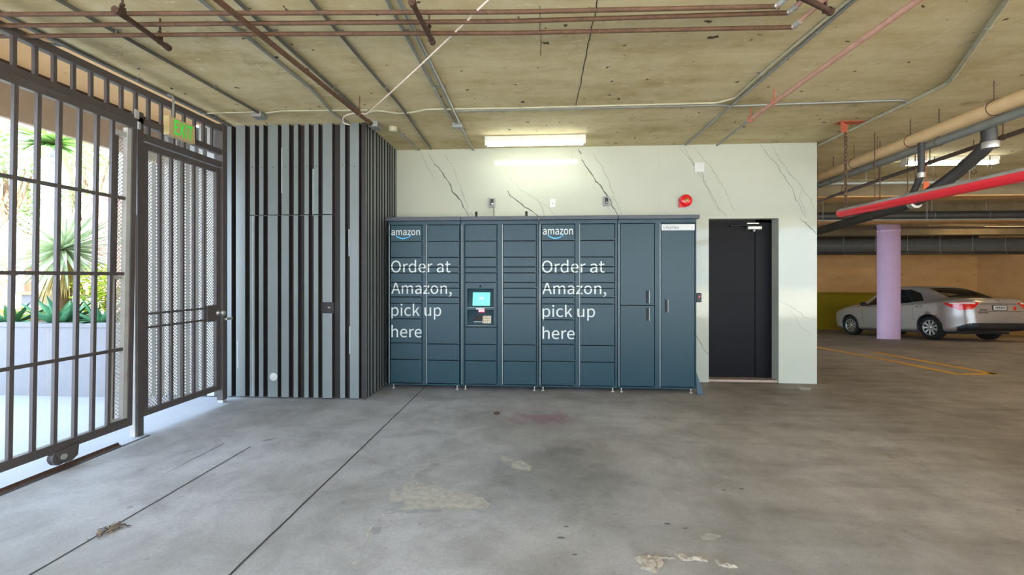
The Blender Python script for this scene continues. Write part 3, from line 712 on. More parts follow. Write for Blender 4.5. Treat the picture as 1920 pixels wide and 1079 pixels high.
# ------------------------------------------------------------------ parcel lockers
LY, LBACK = 5.29, 5.865
def lx(u): return aty(u, 560, LY).x
def lz(u, v): return aty(u, v, LY).z
TOPZ, BOTZ = 2.004, 0.077
ROW = [2.004, 1.805, 1.609, 1.492, 1.421, 1.306, 1.236, 1.127, 1.050, 0.557, 0.359, 0.077]
ROWA = [2.004, 1.805, 1.609, 1.492, 1.421, 1.306, 1.236, 1.127, 1.050, 0.860, 0.567, 0.364, 0.077]
G = 0.0042
def locker(span, cap, cols, label):
    x0, x1 = lx(span[0]), lx(span[1])
    r = thing('parcel_locker', label, 'parcel locker', ((x0 + x1) / 2, LY, 0), 'dark blue parcel locker modules along the marble wall')
    b = MB()
    b.box((x0 + .007, LY + .085, .056), (x1 - .007, LBACK, 2.05), 1)
    xs = [lx(c[0]) for c in cols] + [lx(c[1]) for c in cols]; xs.sort()
    edges = [x0 + .003] + xs + [x1 - .003]
    for i in range(0, len(edges), 2): b.box((edges[i] + (G if i else 0), LY - .001, BOTZ - G), (edges[i + 1] - (G if i + 1 < len(edges) - 1 else 0), LY + .02, TOPZ + G), 0)
    b.box((x0 + .003, LY - .001, TOPZ + G), (x1 - .003, LY + .02, 2.05), 0)
    b.box((x0 + .003, LY - .001, .055), (x1 - .003, LY + .02, BOTZ - G), 0)
    b.box((x0 + .003, LY + .02, .055), (x0 + .006, LBACK, 2.05), 0); b.box((x1 - .006, LY + .02, .055), (x1 - .003, LBACK, 2.05), 0)
    xm = lx(cols[1][0])
    b.box((xm - .008, LY - .0025, BOTZ), (xm - .003, LY + .01, TOPZ), 2)  # pale strips paint the edge highlights beside the door columns
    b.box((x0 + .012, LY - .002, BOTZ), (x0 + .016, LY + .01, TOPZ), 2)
    b.build('cabinet_body', ['locker', 'locker_in', 'edge'], r)
    b = MB(); c0, c1 = aty(cap[0], 412, LY - .04).x, aty(cap[1], 412, LY - .04).x
    b.box((c0 + .002, LY - .04, 2.052), (c1 - .002, LBACK, 2.098), 0, 0.004); b.build('roof_cap', ['locker_cap'], r)
    for fx in (x0 + .05, x1 - .05):
        for fy in (LY + .05, LBACK - .06):
            b = MB(); b.lathe((fx, fy, 0), (0, 0, 1), [(0, .022), (.006, .022), (.012, .009), (.056, .008)], 0, 14)
            b.build('levelling_foot', ['zinc'], r)
    for c in cols:
        rows = c[2]
        a0, a1 = lx(c[0]), lx(c[1])
        for zt, zb in zip(rows, rows[1:]):
            if c[3:] and abs(zt - c[3]) < 1e-6: continue
            b = MB(); b.box((a0 + G, LY - .002, zb + G), (a1 - G, LY + .02, zt - G), 0, 0.0018)
            b.box((a1 - .010, LY - .0045, zb + G), (a1 - G, LY + .01, zb + .009), 1)
            b.build('locker_door', ['locker', 'edge'], r)
    return r
c2 = [ROW[i] for i in range(len(ROW))]
L1 = locker((728, 863.7), (722, 863.5), [(731.7, 791.3, ROWA), (801.3, 861.7, ROW)], 'dark blue locker module at the left end, beside the slatted cladding, with white lettering')
L2 = locker((864, 1010), (863.5, 1010), [(871.7, 932, [2.004, 1.805, 1.609, 1.492, 1.421, 1.306, .767, .557, .359, .077], 1.306), (943.3, 1005.8, ROW)], 'dark blue locker module with the lit screen and keypad')
L3 = locker((1010.5, 1158), (1010, 1159.5), [(1015.3, 1078, ROWA), (1088, 1152.5, ROW)], 'dark blue locker module with white lettering, right of the screen module')
L4 = locker((1158.5, 1306), (1159.5, 1312.5), [(1162.5, 1227.5, [2.004, 1.036, .077]), (1238.7, 1303, [2.004, .077])], 'dark blue locker module with tall handled doors and no large lettering, at the right end')
b = MB(); x1 = lx(1306)
b.prism([(x1 - .002, LY + .02, .25), (x1 + .006, LY + .02, .25), (x1 + .075, LY - .03, .004), (x1 - .002, LY - .03, .004)], (0, .012, 0), 0)
b.box((x1 - .002, LY - .03, 0), (x1 + .08, LY + .04, .006), 0)
b.build('anchor_bracket', ['locker'], L4)

def lettering(parent, txt, u0, u1, v0, v1, mat, cols, off=0.0, name='lettering'):
    bm = fit_text(text_mesh(txt, 1.0, off), lx(u0), lx(u1), lz((u0 + u1) / 2, v1), lz((u0 + u1) / 2, v0))
    zs = [q.co.y for q in bm.verts]; za, zb = min(zs), max(zs)
    bands = []
    for c in cols:
        for z in c[2]:
            if za < z < zb: bands.append(('y', z, lx(c[0]), lx(c[1])))
        for u in c[:2]: bands.append(('x', lx(u), -9, 9))
    for ax, q, lo, hi in bands:
        for e in (-G, G):
            co = (q + e, 0, 0) if ax == 'x' else (0, q + e, 0); no = (1, 0, 0) if ax == 'x' else (0, 1, 0)
            bmesh.ops.bisect_plane(bm, geom=bm.verts[:] + bm.edges[:] + bm.faces[:], plane_co=co, plane_no=no)
    kill = []
    for f in bm.faces:
        c = f.calc_center_median()
        for ax, q, lo, hi in bands:
            a = c.x if ax == 'x' else c.y
            if abs(a - q) < G and lo <= c.x <= hi: kill.append(f); break
    bmesh.ops.delete(bm, geom=kill, context='FACES')
    for q in bm.verts: q.co = Vector((q.co.x, LY - .0032, q.co.y))
    halves = [bm]
    if ' ' in txt:                            # one part per word
        xv = sorted(q.co.x for q in bm.verts); gap = max(range(1, len(xv)), key=lambda i: xv[i] - xv[i - 1] if xv[i] - xv[i - 1] > 3 * G else 0)
        xm = (xv[gap] + xv[gap - 1]) / 2; b2 = bm.copy()
        bmesh.ops.delete(b2, geom=[q for q in b2.verts if q.co.x < xm], context='VERTS'); bmesh.ops.delete(bm, geom=[q for q in bm.verts if q.co.x > xm], context='VERTS')
        halves.append(b2)
    for k in halves:
        b = MB(); b.bm(k, 0); o = b.build(name, [mat], parent, recalc=False)
        if name == 'lettering': o['label'] = 'large white lettering'
    return o
ca = [(731.7, 791.3, ROWA), (801.3, 861.7, ROW)]; cc = [(1015.3, 1078, ROWA), (1088, 1152.5, ROW)]
for par, cols, T in ((L1, ca, [('Order at', 733.4, 845, 487.3, 511.4), ('Amazon,', 733.8, 847, 530.6, 556.6), ('pick up', 734, 827.3, 569.5, 599.3), ('here', 734, 791, 610, 633.2)]),
                     (L3, cc, [('Order at', 1016.4, 1133.7, 487.4, 511.7), ('Amazon,', 1016.8, 1136.6, 530.6, 557.2), ('pick up', 1017.3, 1115.6, 571.8, 601.3), ('here', 1017.3, 1077.5, 612.8, 636.4)])):
    for t in T: lettering(par, *t, 'white_vinyl', cols, 0.003)
for par, u0, u1, v0, v1, sm in ((L1, 734, 787.5, 431.8, 441.6, [(742.3, 442.6), (748, 446), (756, 447.6), (764, 445.8), (769, 442.8)]),
                                (L3, 1018, 1074.3, 429.3, 440.4, [(1027, 441.2), (1033, 445.2), (1041, 447.2), (1049, 445.6), (1054.6, 442)])):
    lettering(par, 'amazon', u0, u1, v0, v1, 'white_vinyl', [], 0.012, 'logo_wordmark')
    pts = [Vector((lx(u), LY - .0034, lz(u, v))) for u, v in sm]
    sp = []
    for i in range(len(pts) - 1):
        for j in range(8):
            t = j / 8; a = pts[max(i - 1, 0)]; p = pts[i]; q = pts[i + 1]; e = pts[min(i + 2, len(pts) - 1)]
            sp.append(0.5 * ((2 * p) + (q - a) * t + (2 * a - 5 * p + 4 * q - e) * t * t + (3 * p - a - 3 * q + e) * t ** 3))
    sp.append(pts[-1])
    b = MB(); b.strip(sp, lambda t: 0.003 + 0.011 * sin(pi * min(1, t * 0.75 + .2)), (0, -1, 0), 0)
    e = pts[-1]
    b.face([e + Vector((.012, 0, .012)), e + Vector((-.018, 0, .010)), e + Vector((-.002, 0, .004)), e + Vector((-.002, 0, -.016))][::-1], 0)
    b.build('logo_arrow', ['blue_vinyl'], par, recalc=False)['label'] = 'light blue curved arrow'
# recessed handles and name strip on the tall module
doors4 = [o for o in L4.children if o.name.startswith('locker_door')]
doors4.sort(key=lambda o: (sum((v.co.x for v in o.data.vertices)) / len(o.data.vertices), -sum((v.co.z for v in o.data.vertices)) / len(o.data.vertices)))
for o, (u0, u1, v0, v1) in zip(doors4, [(1211, 1217.6, 545, 569), (1211, 1217.6, 578, 602), (1246.3, 1252.8, 562, 586)]):
    b = MB(); x0, x1, z0, z1 = lx(u0), lx(u1), lz(u0, v1), lz(u0, v0)
    b.box((x0, LY - .0035, z0), (x1 - .004, LY - .001, z1), 0); b.box((x1 - .004, LY - .005, z0), (x1, LY - .001, z1), 1)
    h = b.build('handle', ['locker_in', 'edge'], o); h['label'] = 'dark recessed handle with steel lip'
o = doors4[2]
b = MB(); x0, x1 = lx(1240.3), lx(1302.3); z0, z1 = lz(1270, 432.2), lz(1270, 420.8)
b.box((x0, LY - .0045, z0), (x1, LY - .001, z1), 0)
b.build('name_strip', ['white_plastic'], o)['label'] = 'white name strip'
bm = fit_text(text_mesh('Urbanlux', 1.0, 0.006, 1.1), lx(1243.6), lx(1272.6), lz(1258, 429.6), lz(1258, 423.4))
for q in bm.verts: q.co = Vector((q.co.x, LY - .0055, q.co.y))
b = MB(); b.bm(bm, 0); b.build('name_lettering', ['black_ink'], o, recalc=False)['label'] = 'dark lettering'

# control panel of the screen module
x0, x1, zt, zb = lx(871.7) + G, lx(932) - G, 1.306 - G, .767 + G
def q2(u, v): return lx(u), lz(u, v)
oax, oaz1 = q2(876.3, 541.5); obx, oaz0 = q2(925.5, 577.2); _, obz1 = q2(900, 581.5); _, obz0 = q2(900, 611)
b = MB()
for a in ((x0, zt, x1, oaz1), (x0, oaz0, x1, obz1), (x0, obz0, x1, zb)): b.box((a[0], LY - .002, a[3]), (a[2], LY + .02, a[1]), 0)
for z1_, z0_ in ((oaz1, oaz0), (obz1, obz0)):
    b.box((x0, LY - .002, z0_), (oax, LY + .02, z1_), 0); b.box((obx, LY - .002, z0_), (x1, LY + .02, z1_), 0)
    D = .07
    b.face([(oax, LY + D, z1_), (obx, LY + D, z1_), (obx, LY + .004, z0_), (oax, LY + .004, z0_)], 0)
    b.face([(oax, LY, z1_), (oax, LY + D, z1_), (oax, LY + .004, z0_), (oax, LY, z0_)], 0)
    b.face([(obx, LY, z1_), (obx, LY + D, z1_), (obx, LY + .004, z0_), (obx, LY, z0_)], 0)
    b.face([(oax, LY, z1_), (obx, LY, z1_), (obx, LY + D, z1_), (oax, LY + D, z1_)], 0)
    b.box((oax, LY - .003, z0_ - .003), (obx, LY, z0_), 1)
P = b.build('control_panel', ['locker', 'edge'], L2)
def slope_y(z, z1_, z0_): return LY + .004 + (z - z0_) / (z1_ - z0_) * .066
def slab(b, u0, u1, z0, z1, Z1, Z0, m, lift=.004):
    xa, xb = lx(u0), lx(u1)
    b.add([(xa, slope_y(z0, Z1, Z0) - lift, z0), (xb, slope_y(z0, Z1, Z0) - lift, z0), (xb, slope_y(z1, Z1, Z0) - lift, z1), (xa, slope_y(z1, Z1, Z0) - lift, z1),
           (xa, slope_y(z0, Z1, Z0), z0), (xb, slope_y(z0, Z1, Z0), z0), (xb, slope_y(z1, Z1, Z0), z1), (xa, slope_y(z1, Z1, Z0), z1)],
          [(0, 1, 2, 3), (0, 4, 5, 1), (1, 5, 6, 2), (2, 6, 7, 3), (3, 7, 4, 0)], m)
b = MB(); zs0, zs1 = lz(900, 573.6), lz(900, 549)
slab(b, 884.6, 919.4, zs0 - .006, zs1 + .006, oaz1, oaz0, 0); slab(b, 885.8, 918.4, zs0, zs1, oaz1, oaz0, 1, .006)
mx, mz = (lx(885.8) + lx(918.4)) / 2, (zs0 + zs1) / 2
my = slope_y(mz, oaz1, oaz0) - .008
b.strip([(mx - .03, my, mz - .004), (mx - .012, my, mz - .014), (mx + .012, my, mz - .014), (mx + .03, my, mz - .004)], .006, (0, -1, 0), 2)
b.box((mx - .022, my, mz + .006), (mx + .022, my + .002, mz + .018), 2)
b.box((mx - .05, my - .012, zs0 + .004), (mx + .05, my - .010, zs0 + .008), 2)
b.build('screen', ['black', 'screen', 'screen_mark'], P)['label'] = 'lit teal touch screen'
b = MB(); q = (lx(900.8), lz(900.8, 537.6)); b.lathe((q[0], LY - .002, q[1]), (0, -1, 0), [(0, .013), (.006, .013), (.010, .008), (.011, 0)], 0, 16); b.build('camera_lens', ['black'], P)
b = MB(); b.box((lx(893), LY - .006, lz(900, 580.6)), (lx(908.5), LY - .001, lz(900, 578)), 0); b.build('instruction_sticker', ['edge'], P)
b = MB(); b.box((lx(896.5), LY + .035, lz(900, 586)), (lx(907.5), LY + .062, lz(900, 581.4)), 0, .003)
b.box((lx(897.4), LY + .032, lz(900, 584.8)), (lx(901), LY + .036, lz(900, 582.4)), 1); b.box((lx(902.6), LY + .032, lz(900, 584.8)), (lx(906.4), LY + .036, lz(900, 582.4)), 1)
b.build('barcode_scanner', ['scan_red', 'screen_mark'], P)['label'] = 'glowing red scanner window'
b = MB(); slab(b, 888.5, 904, lz(900, 602), lz(900, 593.5), obz1, obz0, 0, .012); b.box((lx(888), LY + .012, lz(900, 604.6)), (lx(904), LY + .025, lz(900, 603.6)), 1)
b.build('card_reader', ['black', 'edge'], P)
b = MB(); kz0, kz1 = lz(900, 606.5), lz(900, 593); slab(b, 904.6, 920.4, kz0, kz1, obz1, obz0, 0, .010)
for i in range(4):
    for j in range(4):
        xa = lx(905.6) + i * .0245; za = kz0 + .008 + j * .0205; yy = slope_y(za, obz1, obz0) - .014
        b.box((xa, yy, za), (xa + .014, yy + .006, za + .011), 1)
b.build('keypad', ['keypad', 'key_ink'], P)['label'] = 'cream keypad'

# aerials on the locker roof
for u, lab in ((893.2, 'short black aerial stub on the locker roof, below the left outlet box'), (987, 'short black aerial stub on the locker roof, below the white blank plate')):
    q = aty(u, 405, LY + .25)
    b = MB(); b.lathe((q.x, LY + .25, 2.098), (0, 0, 1), [(0, .022), (.006, .022), (.008, .016), (.092, .016), (.100, .012), (.100, 0)], 0, 16)
    tag(b.build('antenna', ['black']), lab, 'antenna', 'aerial stubs on the locker roof')

# things on the marble wall
def wx(u, v): return aty(u, v, WY)
for u, v, lab, cord in ((923.5, 381, 'grey weatherproof outlet box left of the white blank plate, with a black cord', True), (1136.3, 378.5, 'grey weatherproof outlet box between the blank plate and the red bell', False)):
    q = wx(u, v)
    r = thing('outlet_box', lab, 'outlet', (q.x, WY, q.z - .07), 'grey weatherproof outlets on the marble wall')
    b = MB(); b.box((q.x - .040, WY - .05, q.z - .062), (q.x + .040, WY, q.z + .066), 0, .010); b.build('cover', ['grey_box'], r)
    b = MB(); b.box((q.x - .024, WY - .056, q.z - .040), (q.x + .020, WY - .048, q.z + .045), 0, .003); b.build('window', ['black'], r)
    b = MB(); b.lathe((q.x + .002, WY - .056, q.z - .022), (0, -1, 0), [(0, .016), (.01, .014), (.012, 0)], 0, 14); b.build('plug', ['white_plastic' if cord else 'grey_box'], r)
    if cord:
        b = MB(); b.tube([(q.x + .02, WY - .03, q.z - .06), (q.x + .022, WY - .03, q.z - .12), (q.x + .022, WY - .04, 2.09)], .0035, 0, 8); b.build('power_cord', ['black'], r)
q = wx(1036.5, 381.5)
r = thing('blank_plate', 'small white blank wall plate with a centre screw, between the two outlet boxes', 'wall plate', (q.x, WY, q.z - .058))
b = MB(); b.box((q.x - .036, WY - .007, q.z - .058), (q.x + .036, WY, q.z + .058), 0, .003); b.build('plate', ['white_plastic'], r)
b = MB(); b.lathe((q.x, WY - .007, q.z), (0, -1, 0), [(0, .006), (.002, .005), (.0022, 0)], 0, 12); b.build('screw', ['black_ink'], r)
q = wx(1310.8, 314.5)
r = thing('junction_cover', 'square white cover plate high on the marble wall above the red bell', 'wall plate', (q.x, WY, q.z - .06))
b = MB(); b.box((q.x - .064, WY - .012, q.z - .064), (q.x + .064, WY, q.z + .064), 0, .004); b.build('plate', ['white_plastic'], r)
b = MB(); b.box((q.x - .058, WY - .016, q.z - .058), (q.x + .058, WY - .011, q.z + .058), 0, .003); b.build('lid', ['white_plastic'], r)
q = wx(1284.3, 377.3)
r = thing('fire_bell', 'round red alarm bell on the marble wall', 'bell', (q.x, WY, q.z - .08))
b = MB(); b.lathe((q.x, WY - .035, q.z), (0, -1, 0), [(0, .080), (.010, .080), (.024, .074), (.036, .058), (.044, .036), (.047, .020), (.047, 0)], 0, 36); b.build('gong', ['bell_red'], r)
b = MB(); b.lathe((q.x + .0, WY - .081, q.z), (0, -1, 0), [(0, .026), (.004, .026), (.008, .018), (.010, .008), (.010, 0)], 0, 20); b.build('badge', ['bell_gold'], r)
b = MB(); b.box((q.x - .085, WY - .036, q.z - .085), (q.x + .01, WY, q.z + .03), 0, .006); b.build('back_box', ['bell_red'], r)
q = wx(1309.8, 558.5)
r = thing('card_reader', 'dark card reader with a red light on the wall between lockers and black door', 'card reader', (q.x, WY, q.z - .06))
b = MB(); b.box((q.x - .035, WY - .03, q.z - .06), (q.x + .03, WY, q.z + .06), 0, .006); b.build('case', ['black'], r)
b = MB(); b.box((q.x - .006, WY - .033, q.z + .006), (q.x + .006, WY - .028, q.z + .022), 0); b.build('indicator', ['scan_red'], r)

# ------------------------------------------------------------------ gate, transom, posts
GX = -3.42                     # sliding gate plane
TX = -3.47                     # fixed transom / wicket gate plane
LEAN = 0.018
def lean(b):
    for p in b.v: p.x += LEAN * (p.z - CAMZ)
    return b
r = thing('sliding_gate', 'tall dark brown barred sliding gate with a roller, at the left', 'gate', (GX, 2.2, 0.02))
GY0, GY1 = 0.55, atx(248, 520, GX).y
def gz(u, v): return atx(u, v, GX).z
b = MB(); b.box((GX - .025, GY0, 2.615), (GX + .025, GY1, 2.675), 0, .004); lean(b).build('top_rail', ['gate'], r)
zb0, zb1 = .125, .19
b = MB(); b.box((GX - .025, GY0, zb0), (GX + .025, GY1, zb1), 0, .004); lean(b).build('bottom_rail', ['gate'], r)
b = MB(); b.box((GX - .025, GY1 - .045, zb1), (GX + .025, GY1, 2.615), 0, .004); lean(b).build('end_stile', ['gate'], r)
for va, vb in ((324, 334), (508.5, 515), (692, 698)):
    z = (gz(0, va) + gz(0, vb)) / 2
    b = MB(); b.box((GX - .010, GY0, z - .013), (GX + .010, GY1 - .04, z + .013), 0); lean(b).build('cross_rail', ['gate'], r)
us = [22, 66, 106, 144, 177, 206]
ysb = [atx(u, 480, GX).y for u in us]
y = ysb[0] - .132
while y > GY0: ysb.insert(0, y); y -= .132
for y in ysb:
    b = MB(); b.box((GX - .0125, y - .0125, zb1), (GX + .0125, y + .0125, 2.615), 0); lean(b).build('bar', ['gate'], r)
# strike channel with perforated guard at the closing end
ya, yb_, yc = atx(214, 480, GX).y, atx(223, 480, GX).y, atx(231, 480, GX).y
b = MB(); b.box((GX - .055, ya, .20), (GX - .02, yb_, 2.56), 0); lean(b).build('channel', ['gate'], r)
b = MB(); b.add([(GX - .02, yb_ - .002, .22), (GX - .02, yc + .004, .22), (GX - .02, yc + .004, 2.50), (GX - .02, yb_ - .002, 2.50)], [(0, 1, 2, 3)], 0); lean(b).build('perforated_guard', ['perf'], r, recalc=False)
b = MB(); b.box((GX - .022, yc, .20), (GX + .018, GY1 - .046, 2.60), 0)  # pale strip puts the light on the stile's near face into colour
zf = gz(225, 517); b.box((GX - .02, ya - .02, zf - .03), (GX + .002, yc, zf), 0); b.box((GX - .02, ya - .02, .20), (GX + .002, ya + .004, zf), 0); b.box((GX - .02, ya - .02, .195), (GX + .002, yc, .215), 0)
b.box((GX - .03, ya - .01, 2.52), (GX + .01, yc, 2.56), 0)
lean(b).build('lit_edge_plate', ['gate_light'], r)
q = onfloor(118, 868); wy = atx(117, 860, GX).y
b = MB(); b.prism([(GX - .02, wy - .05, .13), (GX - .02, wy + .10, .15), (GX - .02, wy + .09, .06), (GX - .02, wy + .05, .035), (GX - .02, wy - .0, .035), (GX - .02, wy - .03, .08)], (.04, 0, 0), 0)
b.build('roller_bracket', ['gate'], r)
b = MB(); b.lathe((GX - .045, wy - .01, .085), (1, 0, 0), [(0, .055), (.01, .06), (.018, .048), (.03, .048), (.038, .06), (.048, .055)], 0, 24); b.lathe((GX + .0, wy - .01, .085), (1, 0, 0), [(0, .02), (.03, .02)], 1, 12)
b.build('roller', ['gate', 'zinc'], r)
b = MB(); ye = onfloor(222, 836).y
b.prism([(GX - .03, 0.3, .001), (GX + .03, 0.3, .001), (GX + .012, .3, .008), (GX, 0.3, .026), (GX - .012, .3, .008)], (0, ye - .3, 0), 0)
o = b.build('gate_track', ['rust_dark']); tag(o, 'rusty steel floor track under the sliding gate', 'track')

def tz(u, v): return atx(u, v, TX).z
def post(u, z1, lab, half=.03):
    y = atx(u, 600, TX).y
    r = thing('gate_post', lab, 'post', (TX, y, 0), 'square gate posts')
    b = MB(); b.box((TX - half, y - half, 0), (TX + half, y + half, z1), 0, .004); b.build('shaft', ['gate'], r)
    b = MB(); b.box((TX - half * 1.05, y - half - .012, 0), (TX + half * 0.5, y - half, z1 * .68), 0); b.build('stop_angle', ['gate_light'], r)
    return y
py1 = post(258, tz(262, 212), 'dark square gate post between the sliding gate and the mesh wicket gate')
y2 = 4.62
r = thing('gate_post', 'dark square gate post against the slatted cladding', 'post', (TX, y2, 0), 'square gate posts')
b = MB(); b.box((TX - .035, y2 - .035, .03), (TX + .035, y2 + .035, CEIL - .06), 0, .004); b.build('shaft', ['gate'], r)
b = MB(); b.box((TX - .03, y2 - .03, 0), (TX + .03, y2 + .03, .12), 0, .003); b.build('foot', ['gate_light'], r)
# barred transom above both gates
r = thing('gate_transom', 'dark barred transom under the ceiling above the gates', 'transom', (TX, 3.0, 2.69))
b = MB(); b.box((TX - .03, GY0, 2.955), (TX + .03, y2 - .036, 3.015), 0, .004); b.build('top_beam', ['gate'], r)
b = MB(); b.box((TX - .03, GY0, 2.695), (TX + .03, y2 - .036, 2.755), 0, .004); b.build('lower_beam', ['gate'], r)
b = MB(); b.box((TX - .025, py1 + .03, 2.565), (TX + .025, y2 - .036, 2.625), 0, .004); b.build('header', ['gate'], r)
us = [25, 65.5, 101, 137, 170, 200, 227, 254, 278, 302, 325, 344.5, 364, 381, 397]
yst = [atx(u, 190, TX).y for u in us]
y = yst[0] - .125
while y > GY0: yst.insert(0, y); y -= .125
for y in yst:
    b = MB(); b.box((TX - .012, y - .012, 2.755), (TX + .012, y + .012, 2.955), 0); b.build('bar', ['gate'], r)
for y in yst[-8:-3]:
    b = MB(); b.box((TX - .012, y - .012, 2.625), (TX + .012, y + .012, 2.695), 0); b.build('short_bar', ['gate'], r)
b = MB(); y = atx(249, 222, TX).y; b.box((TX + .03, y - .02, 2.725), (TX + .042, y + .02, 2.80), 0, .003); b.box((TX + .03, y + .005, 2.64), (TX + .05, y + .025, 2.70), 0); b.build('guide_plate', ['gate_light'], r)
# wicket gate
ya, yb_ = py1 + .034, y2 - .05
r = thing('wicket_gate', 'dark wicket gate with vertical bars over perforated sheet', 'gate', (TX, (ya + yb_) / 2, .15))
Z0, Z1 = .15, 2.55
sw = .05
b = MB(); b.box((TX - .02, ya, Z0), (TX + .02, ya + sw, Z1), 0, .003); b.build('hinge_stile', ['gate'], r)
b = MB(); b.box((TX - .02, yb_ - sw * 1.2, Z0), (TX + .02, yb_, Z1), 0, .003); b.build('lock_stile', ['gate'], r)
b = MB(); b.box((TX - .02, ya + sw, Z1 - .055), (TX + .02, yb_ - sw * 1.2, Z1), 0, .003); b.build('top_rail', ['gate'], r)
b = MB(); b.box((TX - .02, ya + sw, Z0), (TX + .02, yb_ - sw * 1.2, Z0 + .055), 0, .003); b.build('bottom_rail', ['gate'], r)
for z in (1.045, .925):
    b = MB(); b.box((TX - .002, ya + sw, z - .009), (TX + .018, yb_ - sw, z + .009), 0); b.build('mid_rail', ['gate'], r)
for u in (299, 321, 342, 363, 382):
    y = atx(u, 480, TX).y
    b = MB(); b.box((TX - .012, y - .012, Z0 + .055), (TX + .012, y + .012, Z1 - .055), 0); b.build('bar', ['gate'], r)
b = MB(); b.add([(TX - .016, ya + sw, Z0 + .05), (TX - .016, yb_ - sw, Z0 + .05), (TX - .016, yb_ - sw, Z1 - .05), (TX - .016, ya + sw, Z1 - .05)], [(0, 1, 2, 3)], 0); b.build('perforated_sheet', ['perf'], r, recalc=False)
b = MB(); b.box((TX - .02, yb_ - .19, .90), (TX + .022, yb_ - .03, 1.07), 0, .004); lk = b.build('lock_box', ['gate'], r)
b = MB(); y = yb_ - .035
b.lathe((TX + .02, y, .985), (1, 0, 0), [(0, .03), (.006, .03), (.01, .012), (.035, .012), (.045, .026), (.06, .030), (.072, .022), (.076, 0)], 0, 20); b.build('knob', ['zinc'], lk)
b = MB(); b.box((TX + .036, y2 - .02, .90), (TX + .065, y2 + .08, .925), 0, .006); b.build('latch_keeper', ['zinc'], r)

# exit sign with its bent conduit
SXX = -3.378
sy0, sy1 = atx(317, 235, SXX).y, atx(366, 250, SXX).y
sz0, sz1 = 2.675, 2.85
r = thing('exit_sign', 'beige exit sign with green letters hung from the ceiling above the gate', 'exit sign', (SXX, (sy0 + sy1) / 2, sz0))
b = MB(); b.box((SXX - .055, sy0, sz0), (SXX, sy1, sz1), 0, .004); b.build('housing', ['exit_plate'], r)
bm = fit_text(text_mesh('EXIT', 1.0, 0.009), sy0 + .058, sy1 - .03, sz0 + .024, sz1 - .020)
for q in bm.verts: q.co = Vector((SXX + .0012, q.co.x, q.co.y))
b = MB(); b.bm(bm, 0); b.build('lettering', ['exit_green'], r, recalc=False)['label'] = 'green EXIT letters'
b = MB(); q0 = atz(310, 176, CEIL - .012); b.tube(fillet([q0 + Vector((0, -.0, .012)), q0 + Vector((.03, .01, -.01)), (SXX - .02, sy0 + .07, CEIL - .05), (SXX - .02, sy0 + .07, sz1)], .06), .010, 0, 10)
b.lathe((SXX - .02, sy0 + .07, sz1), (0, 0, 1), [(0, .016), (.02, .014)], 0, 12); b.build('conduit_stem', ['galv'], r)

# ------------------------------------------------------------------ pipes and conduits under the ceiling
def along(pts, d):
    for i in range(len(pts) - 1):
        l = (pts[i + 1] - pts[i]).length
        if d <= l or i == len(pts) - 2: return pts[i].lerp(pts[i + 1], d / l), (pts[i + 1] - pts[i]).normalized()
        d -= l
def run(name, label, cat, mat, pts, r, group=None, every=0.9, first=0.35, rod=True, ext0=0.0, ext1=0.0, bend=0.08, seg=12, strap_mat='galv'):
    pts = [Vector(p) for p in pts]
    if ext0: pts[0] = pts[0] + (pts[0] - pts[1]).normalized() * ext0
    if ext1: pts[-1] = pts[-1] + (pts[-1] - pts[-2]).normalized() * ext1
    th = thing(name, label, cat, tuple(pts[0]), group)
    b = MB(); b.tube(fillet(pts, bend) if len(pts) > 2 else pts, r, 0, seg); b.build('pipe_run' if 'pipe' in name else 'tube_run', [mat], th)
    L = sum((pts[i + 1] - pts[i]).length for i in range(len(pts) - 1))
    d = first
    while rod and d < L:
        p, t = along(pts, d)
        gap = CEIL - p.z - r
        b = MB()
        if gap > 0.05:
            b.torus(p, t, r + .004, .0035, 0, 18, 6)
            b.tube([p + Vector((0, 0, r + .004)), Vector((p.x, p.y, CEIL))], .005, 0, 6)
            b.build('hanger', [strap_mat], th)
        else:
            sd = t.cross(Vector((0, 0, 1))).normalized()
            b.torus(p, t, r + .001, .003, 0, 14, 6)
            b.prism([p + sd * (r + .002) + Vector((0, 0, CEIL - p.z - .004)), p + sd * (r + .028) + Vector((0, 0, CEIL - p.z - .004)), p + sd * (r + .028) + Vector((0, 0, CEIL - p.z)), p + sd * (r + .002) + Vector((0, 0, CEIL - p.z))], t * .012, 0)
            b.build('strap', [strap_mat], th)
        d += every
    return th
GR = 'thin conduits strapped to the ceiling'
def con(label, px, r=.013, mat='galv', low=0.0, **k):
    h = r + .004 + low
    return run('ceiling_conduit', label, 'conduit', mat, [C(u, v, h) for u, v in px], r, GR, **k)
con('dark conduit running to the grey ceiling box near the exit sign', [(110, 0), (484, 211)], .013, 'galv_dark', ext0=4.5)
con('grey conduit bending down onto the slatted cladding', [(376, 0), (480, 83), (590, 172), (620, 208), (650, 231)], .013, 'galv', ext0=4.5, bend=.12)
con('dark conduit immediately right of the long rusty pipe', [(443, 0), (672, 207)], .014, 'galv_dark', ext0=4.5)
con('grey conduit ending at the marble wall, second from the cladding corner', [(584, 0), (665, 97), (751, 198), (808, 279)], .012, 'galv_dark', ext0=4.5)
con('left one of two parallel grey conduits meeting at a small ceiling box', [(725, 0), (790, 120), (837, 207), (851, 228)], .011, 'galv', ext0=4.5)
con('right one of two parallel grey conduits meeting at a small ceiling box', [(748, 0), (835, 175), (862, 233)], .014, 'galv', ext0=4.5)
con('short grey conduit from the small ceiling box to the marble wall', [(864, 238), (887, 281)], .012, 'galv', first=.12, every=.5)
con('short grey conduit from the beige detector to the marble wall', [(742, 243), (786, 282)], .010, 'galv', first=.2, every=.6)
con('pale conduit crossing the ceiling from the grey box to the rusty pipe end', [(499, 212), (530, 208), (660, 207), (690, 206)], .010, 'cond_tan', first=.5, every=.8)
